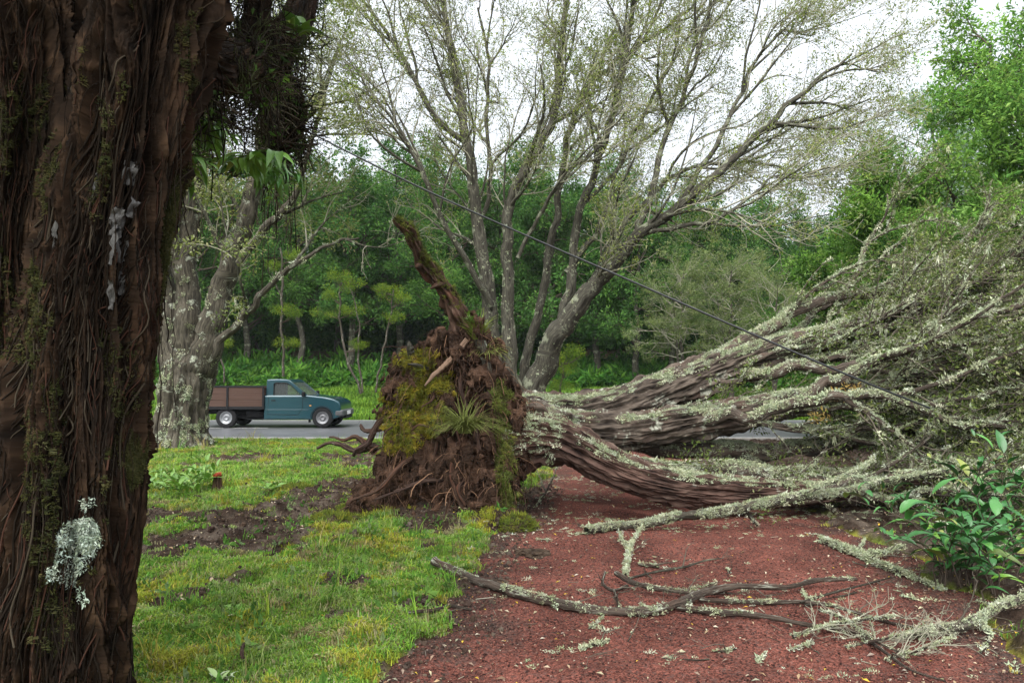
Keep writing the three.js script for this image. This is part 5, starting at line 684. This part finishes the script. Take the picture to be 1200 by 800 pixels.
// ================================================================ PICKUP TRUCK
{
  const t = thing('pickup_truck', 'dark teal pickup truck with wooden slatted bed standing on the road', 'pickup truck', V((331 - 600) / FOCAL * 24.1, .012, -24.1));
  const paint = new THREE.MeshPhysicalMaterial({ color: col(.003, .045, .062), roughness: .35, metalness: .25, clearcoat: 1, clearcoatRoughness: .12, side: THREE.DoubleSide }), black = std({ color: col(.018, .018, .019), roughness: .7 }), grey = std({ color: col(.07, .072, .076), roughness: .6 }), rub = std({ color: col(.02, .02, .021), roughness: .85 }), steel = std({ color: col(.26, .27, .28), roughness: .45, metalness: .6 }), glass = new THREE.MeshPhysicalMaterial({ color: col(.55, .6, .6), roughness: .05, transmission: .9, thickness: 0, side: THREE.DoubleSide, ior: 1.5 });
  const woodM = [0, 1, 2].map((i) => std({ map: tex(128, 128, (u, v) => { const k = .6 + .6 * vf(u, v, 3, 24, 200 + i, 4); return [.085 * k, .05 * k, .038 * k]; }), roughness: .8 }));
  const ext = (s, depth, b = .02, seg = 2) => new THREE.ExtrudeGeometry(s, { depth: depth - 2 * b, bevelEnabled: true, bevelSize: b, bevelThickness: b, bevelSegments: seg, curveSegments: 14 }).translate(0, 0, -depth / 2 + b);
  const W = 1.62, ax = 1.46, wr = .315;
  const fx = .35; // wheel arch radius
  const s = new THREE.Shape(); s.moveTo(-.27, .3); s.lineTo(ax - fx, .3); s.absarc(ax, .31, fx, Math.PI, 0, true); s.lineTo(1.94, .36); s.lineTo(1.98, .48); s.quadraticCurveTo(1.99, .68, 1.94, .75); s.quadraticCurveTo(1.82, .84, 1.55, .89); s.quadraticCurveTo(1.3, .92, 1.0, .95); s.lineTo(-.27, .95); s.lineTo(-.27, .3);
  mesh('body', ext(s, W, .04, 3), paint, t);
  // cab frame: sides with openings, roof, pillars
  const z0 = W / 2 - .1;
  for (const k of [1, -1]) { const c = new THREE.Shape(); c.moveTo(-.27, .94); c.lineTo(-.25, 1.36); c.quadraticCurveTo(-.24, 1.44, -.12, 1.45); c.lineTo(.3, 1.45); c.quadraticCurveTo(.42, 1.44, .5, 1.38); c.lineTo(1.04, .94); c.lineTo(-.27, .94); const h = new THREE.Path(); h.moveTo(-.05, .97); h.lineTo(-.04, 1.32); h.quadraticCurveTo(-.03, 1.375, .04, 1.375); h.lineTo(.33, 1.37); h.quadraticCurveTo(.42, 1.36, .48, 1.3); h.lineTo(.83, .97); h.lineTo(-.05, .97); c.holes.push(h); const g = new THREE.ExtrudeGeometry(c, { depth: .05, bevelEnabled: true, bevelSize: .008, bevelThickness: .012, bevelSegments: 2, curveSegments: 10 }).translate(0, 0, k > 0 ? z0 - .05 : -z0); mesh('cab_side', g, paint, t);
    const gs = new THREE.Shape(); gs.moveTo(-.06, .96); gs.lineTo(-.05, 1.38); gs.lineTo(.36, 1.38); gs.lineTo(.5, 1.3); gs.lineTo(.85, .96); mesh('side_window', new THREE.ShapeGeometry(gs).translate(0, 0, k * (z0 - .022)), glass, t); 
    const rim = []; for (const u of [0]) { const pts = [[-.05, .97], [-.04, 1.34], [.02, 1.375], [.34, 1.37], [.48, 1.3], [.83, .97], [-.05, .97]].map(([x, y]) => V(x, y, k * (z0 + .008))); rim.push(pts); } mesh('window_seal', new Acc().tube(rim[0], .012, 5).build(), black, t); }
  mesh('roof', ext((() => { const r = new THREE.Shape(); r.moveTo(-.25, 1.41); r.lineTo(-.24, 1.45); r.quadraticCurveTo(.1, 1.485, .4, 1.445); r.lineTo(.5, 1.39); r.lineTo(.44, 1.385); r.lineTo(-.25, 1.41); return r; })(), W - .2, .015), paint, t);
  const quad = (a, b, c, d) => { const g = new THREE.BufferGeometry(); g.setAttribute('position', new THREE.BufferAttribute(new Float32Array([...a, ...b, ...c, ...d]), 3)); g.setIndex([0, 1, 2, 0, 2, 3]); g.computeVertexNormals(); return g; };
  mesh('windscreen', quad([1.03, .94, z0 - .07], [1.03, .94, -z0 + .07], [.5, 1.39, -z0 + .07], [.5, 1.39, z0 - .07]), glass, t); mesh('rear_window', quad([-.26, 1.0, z0 - .2], [-.25, 1.36, z0 - .2], [-.25, 1.36, -z0 + .2], [-.26, 1.0, -z0 + .2]), glass, t);
  mesh('cab_back', mergeGeometries([new THREE.BoxGeometry(.03, .1, W - .22).translate(-.25, .98, 0), new THREE.BoxGeometry(.03, .08, W - .22).translate(-.245, 1.4, 0), new THREE.BoxGeometry(.03, .36, .14).translate(-.247, 1.2, z0 - .12), new THREE.BoxGeometry(.03, .36, .14).translate(-.247, 1.2, -z0 + .12)]), paint, t);
  for (const z of [.38, -.38]) mesh('seat', mergeGeometries([new RoundedBoxGeometry(.5, .14, .5, 2, .05).translate(.15, .84, z), new RoundedBoxGeometry(.14, .6, .48, 2, .05).rotateZ(.18).translate(-.13, 1.08, z)]), black, t);
  mesh('steering_wheel', new THREE.TorusGeometry(.17, .016, 8, 24).rotateY(Math.PI / 2).rotateZ(-.4).translate(.6, 1.0, .36), black, t);
  // doors: seams, handle, mirror, indicator on each side
  for (const k of [1, -1]) { const dz = k * (W / 2 + .0015); const door = mesh('door', new Acc().tube([V(-.17, .94, dz), V(-.19, .42, dz), V(.72, .4, dz), V(.86, .6, dz), V(.87, .92, dz)], .006, 5).build(), black, t); mesh('handle', new RoundedBoxGeometry(.13, .03, .03, 2, .01).translate(-.02, .84, k * (W / 2 + .012)), black, door);
    mesh('mirror', new RoundedBoxGeometry(.09, .15, .17, 3, .035).translate(.9, 1.03, k * (W / 2 + .05)), black, t); mesh('indicator', new RoundedBoxGeometry(.06, .03, .015, 2, .006).translate(1.1, .68, k * (W / 2 + .006)), std({ color: col(.7, .28, .04), roughness: .3 }), t); mesh('body_crease', new Acc().tube([V(-.24, .56, dz - k * .004), V(1.05, .56, dz - k * .004)], .008, 5).build(), paint, t);
    const arch = []; for (let i = 0; i <= 16; i++) { const a = Math.PI * i / 16; arch.push(V(ax + Math.cos(a) * (fx + .004), .31 + Math.sin(a) * (fx + .004), k * (W / 2 - .012))); } mesh('wheel_arch', new Acc().tube(arch, .016, 6).build(), black, t);
    mesh('headlight', new RoundedBoxGeometry(.1, .17, .3, 3, .04).translate(1.93, .66, k * .62), new THREE.MeshPhysicalMaterial({ color: col(.75, .78, .78), roughness: .12, clearcoat: 1 }), t); mesh('mud_flap', new THREE.BoxGeometry(.02, .2, .22).translate(ax - .42, .27, k * .64), rub, t); }
  mesh('front_bumper', new RoundedBoxGeometry(.26, .2, W + .02, 3, .06).translate(1.96, .45, 0), grey, t); mesh('grille', new RoundedBoxGeometry(.04, .12, .9, 2, .01).translate(1.98, .66, 0), black, t); mesh('number_plate', new THREE.BoxGeometry(.01, .11, .46).translate(2.097, .45, 0), std({ color: col(.7, .7, .68) }), t);
  mesh('chassis', mergeGeometries([new THREE.BoxGeometry(2.2, .12, .1).translate(-1.3, .47, .4), new THREE.BoxGeometry(2.2, .12, .1).translate(-1.3, .47, -.4), new THREE.BoxGeometry(.1, .1, .9).translate(-.6, .47, 0), new THREE.BoxGeometry(.1, .1, .9).translate(-2.2, .47, 0), new THREE.CylinderGeometry(.06, .06, 1.3, 10).rotateX(Math.PI / 2).translate(-ax, .31, 0), new THREE.BoxGeometry(3.4, .1, .9).translate(.4, .33, 0)]), black, t);
  mesh('fuel_tank', new RoundedBoxGeometry(.55, .2, .3, 3, .05).translate(-.65, .42, .45), black, t); mesh('exhaust', new Acc().tube([V(-.2, .25, .3), V(-.9, .25, .34), V(-1.1, .3, .4)], .025, 7).build(), grey, t);
  for (const x of [ax, -ax]) for (const k of [1, -1]) { const w = new THREE.Group(); w.name = 'wheel'; w.position.set(x, wr, k * .7); t.add(w); const prof = []; for (const [r, z] of [[.19, .09], [.23, .1], [.29, .095], [.312, .07], [.315, 0], [.312, -.07], [.29, -.095], [.23, -.1], [.19, -.09]]) prof.push(new THREE.Vector2(r, z)); mesh('tyre', new THREE.LatheGeometry(prof, 36).rotateX(Math.PI / 2), rub, w);
    const rp2 = [[0, .05], [.05, .055], [.06, .07], [.075, .07], [.085, .045], [.12, .035], [.15, .07], [.18, .085], [.197, .09], [.197, -.08]].map(([r, z]) => new THREE.Vector2(r, z * 1)); mesh('rim', new THREE.LatheGeometry(rp2, 32).rotateX(Math.PI / 2).scale(1, 1, k), x > 0 ? std({ color: col(.2, .2, .21), roughness: .5, metalness: .5 }) : steel, w); }
  // drop-side bed of boards
  const bx0 = -2.5, bx1 = -.31, by = .6; mesh('bed_floor', new RoundedBoxGeometry(bx1 - bx0, .07, W + .06, 2, .01).translate((bx0 + bx1) / 2, by, 0), black, t);
  for (const k of [1, -1]) for (let i = 0; i < 3; i++) mesh('plank', new RoundedBoxGeometry(bx1 - bx0 - .03, .185, .03, 2, .008).translate((bx0 + bx1) / 2, by + .145 + i * .196, k * (W / 2 + .01)), woodM[i], t);
  for (let i = 0; i < 3; i++) { mesh('plank', new RoundedBoxGeometry(.03, .185, W - .02, 2, .008).translate(bx0 + .02, by + .145 + i * .196, 0), woodM[(i + 1) % 3], t); mesh('plank', new RoundedBoxGeometry(.03, .185, W - .02, 2, .008).translate(bx1 - .02, by + .145 + i * .196, 0), woodM[(i + 2) % 3], t); }
  for (const k of [1, -1]) for (const x of [bx0 + .02, (bx0 + bx1) / 2, bx1 - .01]) mesh('stake', new RoundedBoxGeometry(.06, .66, .03, 2, .006).translate(x, by + .3, k * (W / 2 + .042)), black, t);
  for (const k of [1, -1]) mesh('bed_rail', new RoundedBoxGeometry(bx1 - bx0, .035, .05, 2, .008).translate((bx0 + bx1) / 2, by + .645, k * (W / 2 + .012)), black, t);
  for (const k of [1, -1]) mesh('tail_light', new RoundedBoxGeometry(.03, .1, .16, 2, .01).translate(bx0 - .005, by - .1, k * .6), std({ color: col(.45, .02, .02), roughness: .3 }), t);
}
console.log('truck done');
renderer.render(scene, camera);
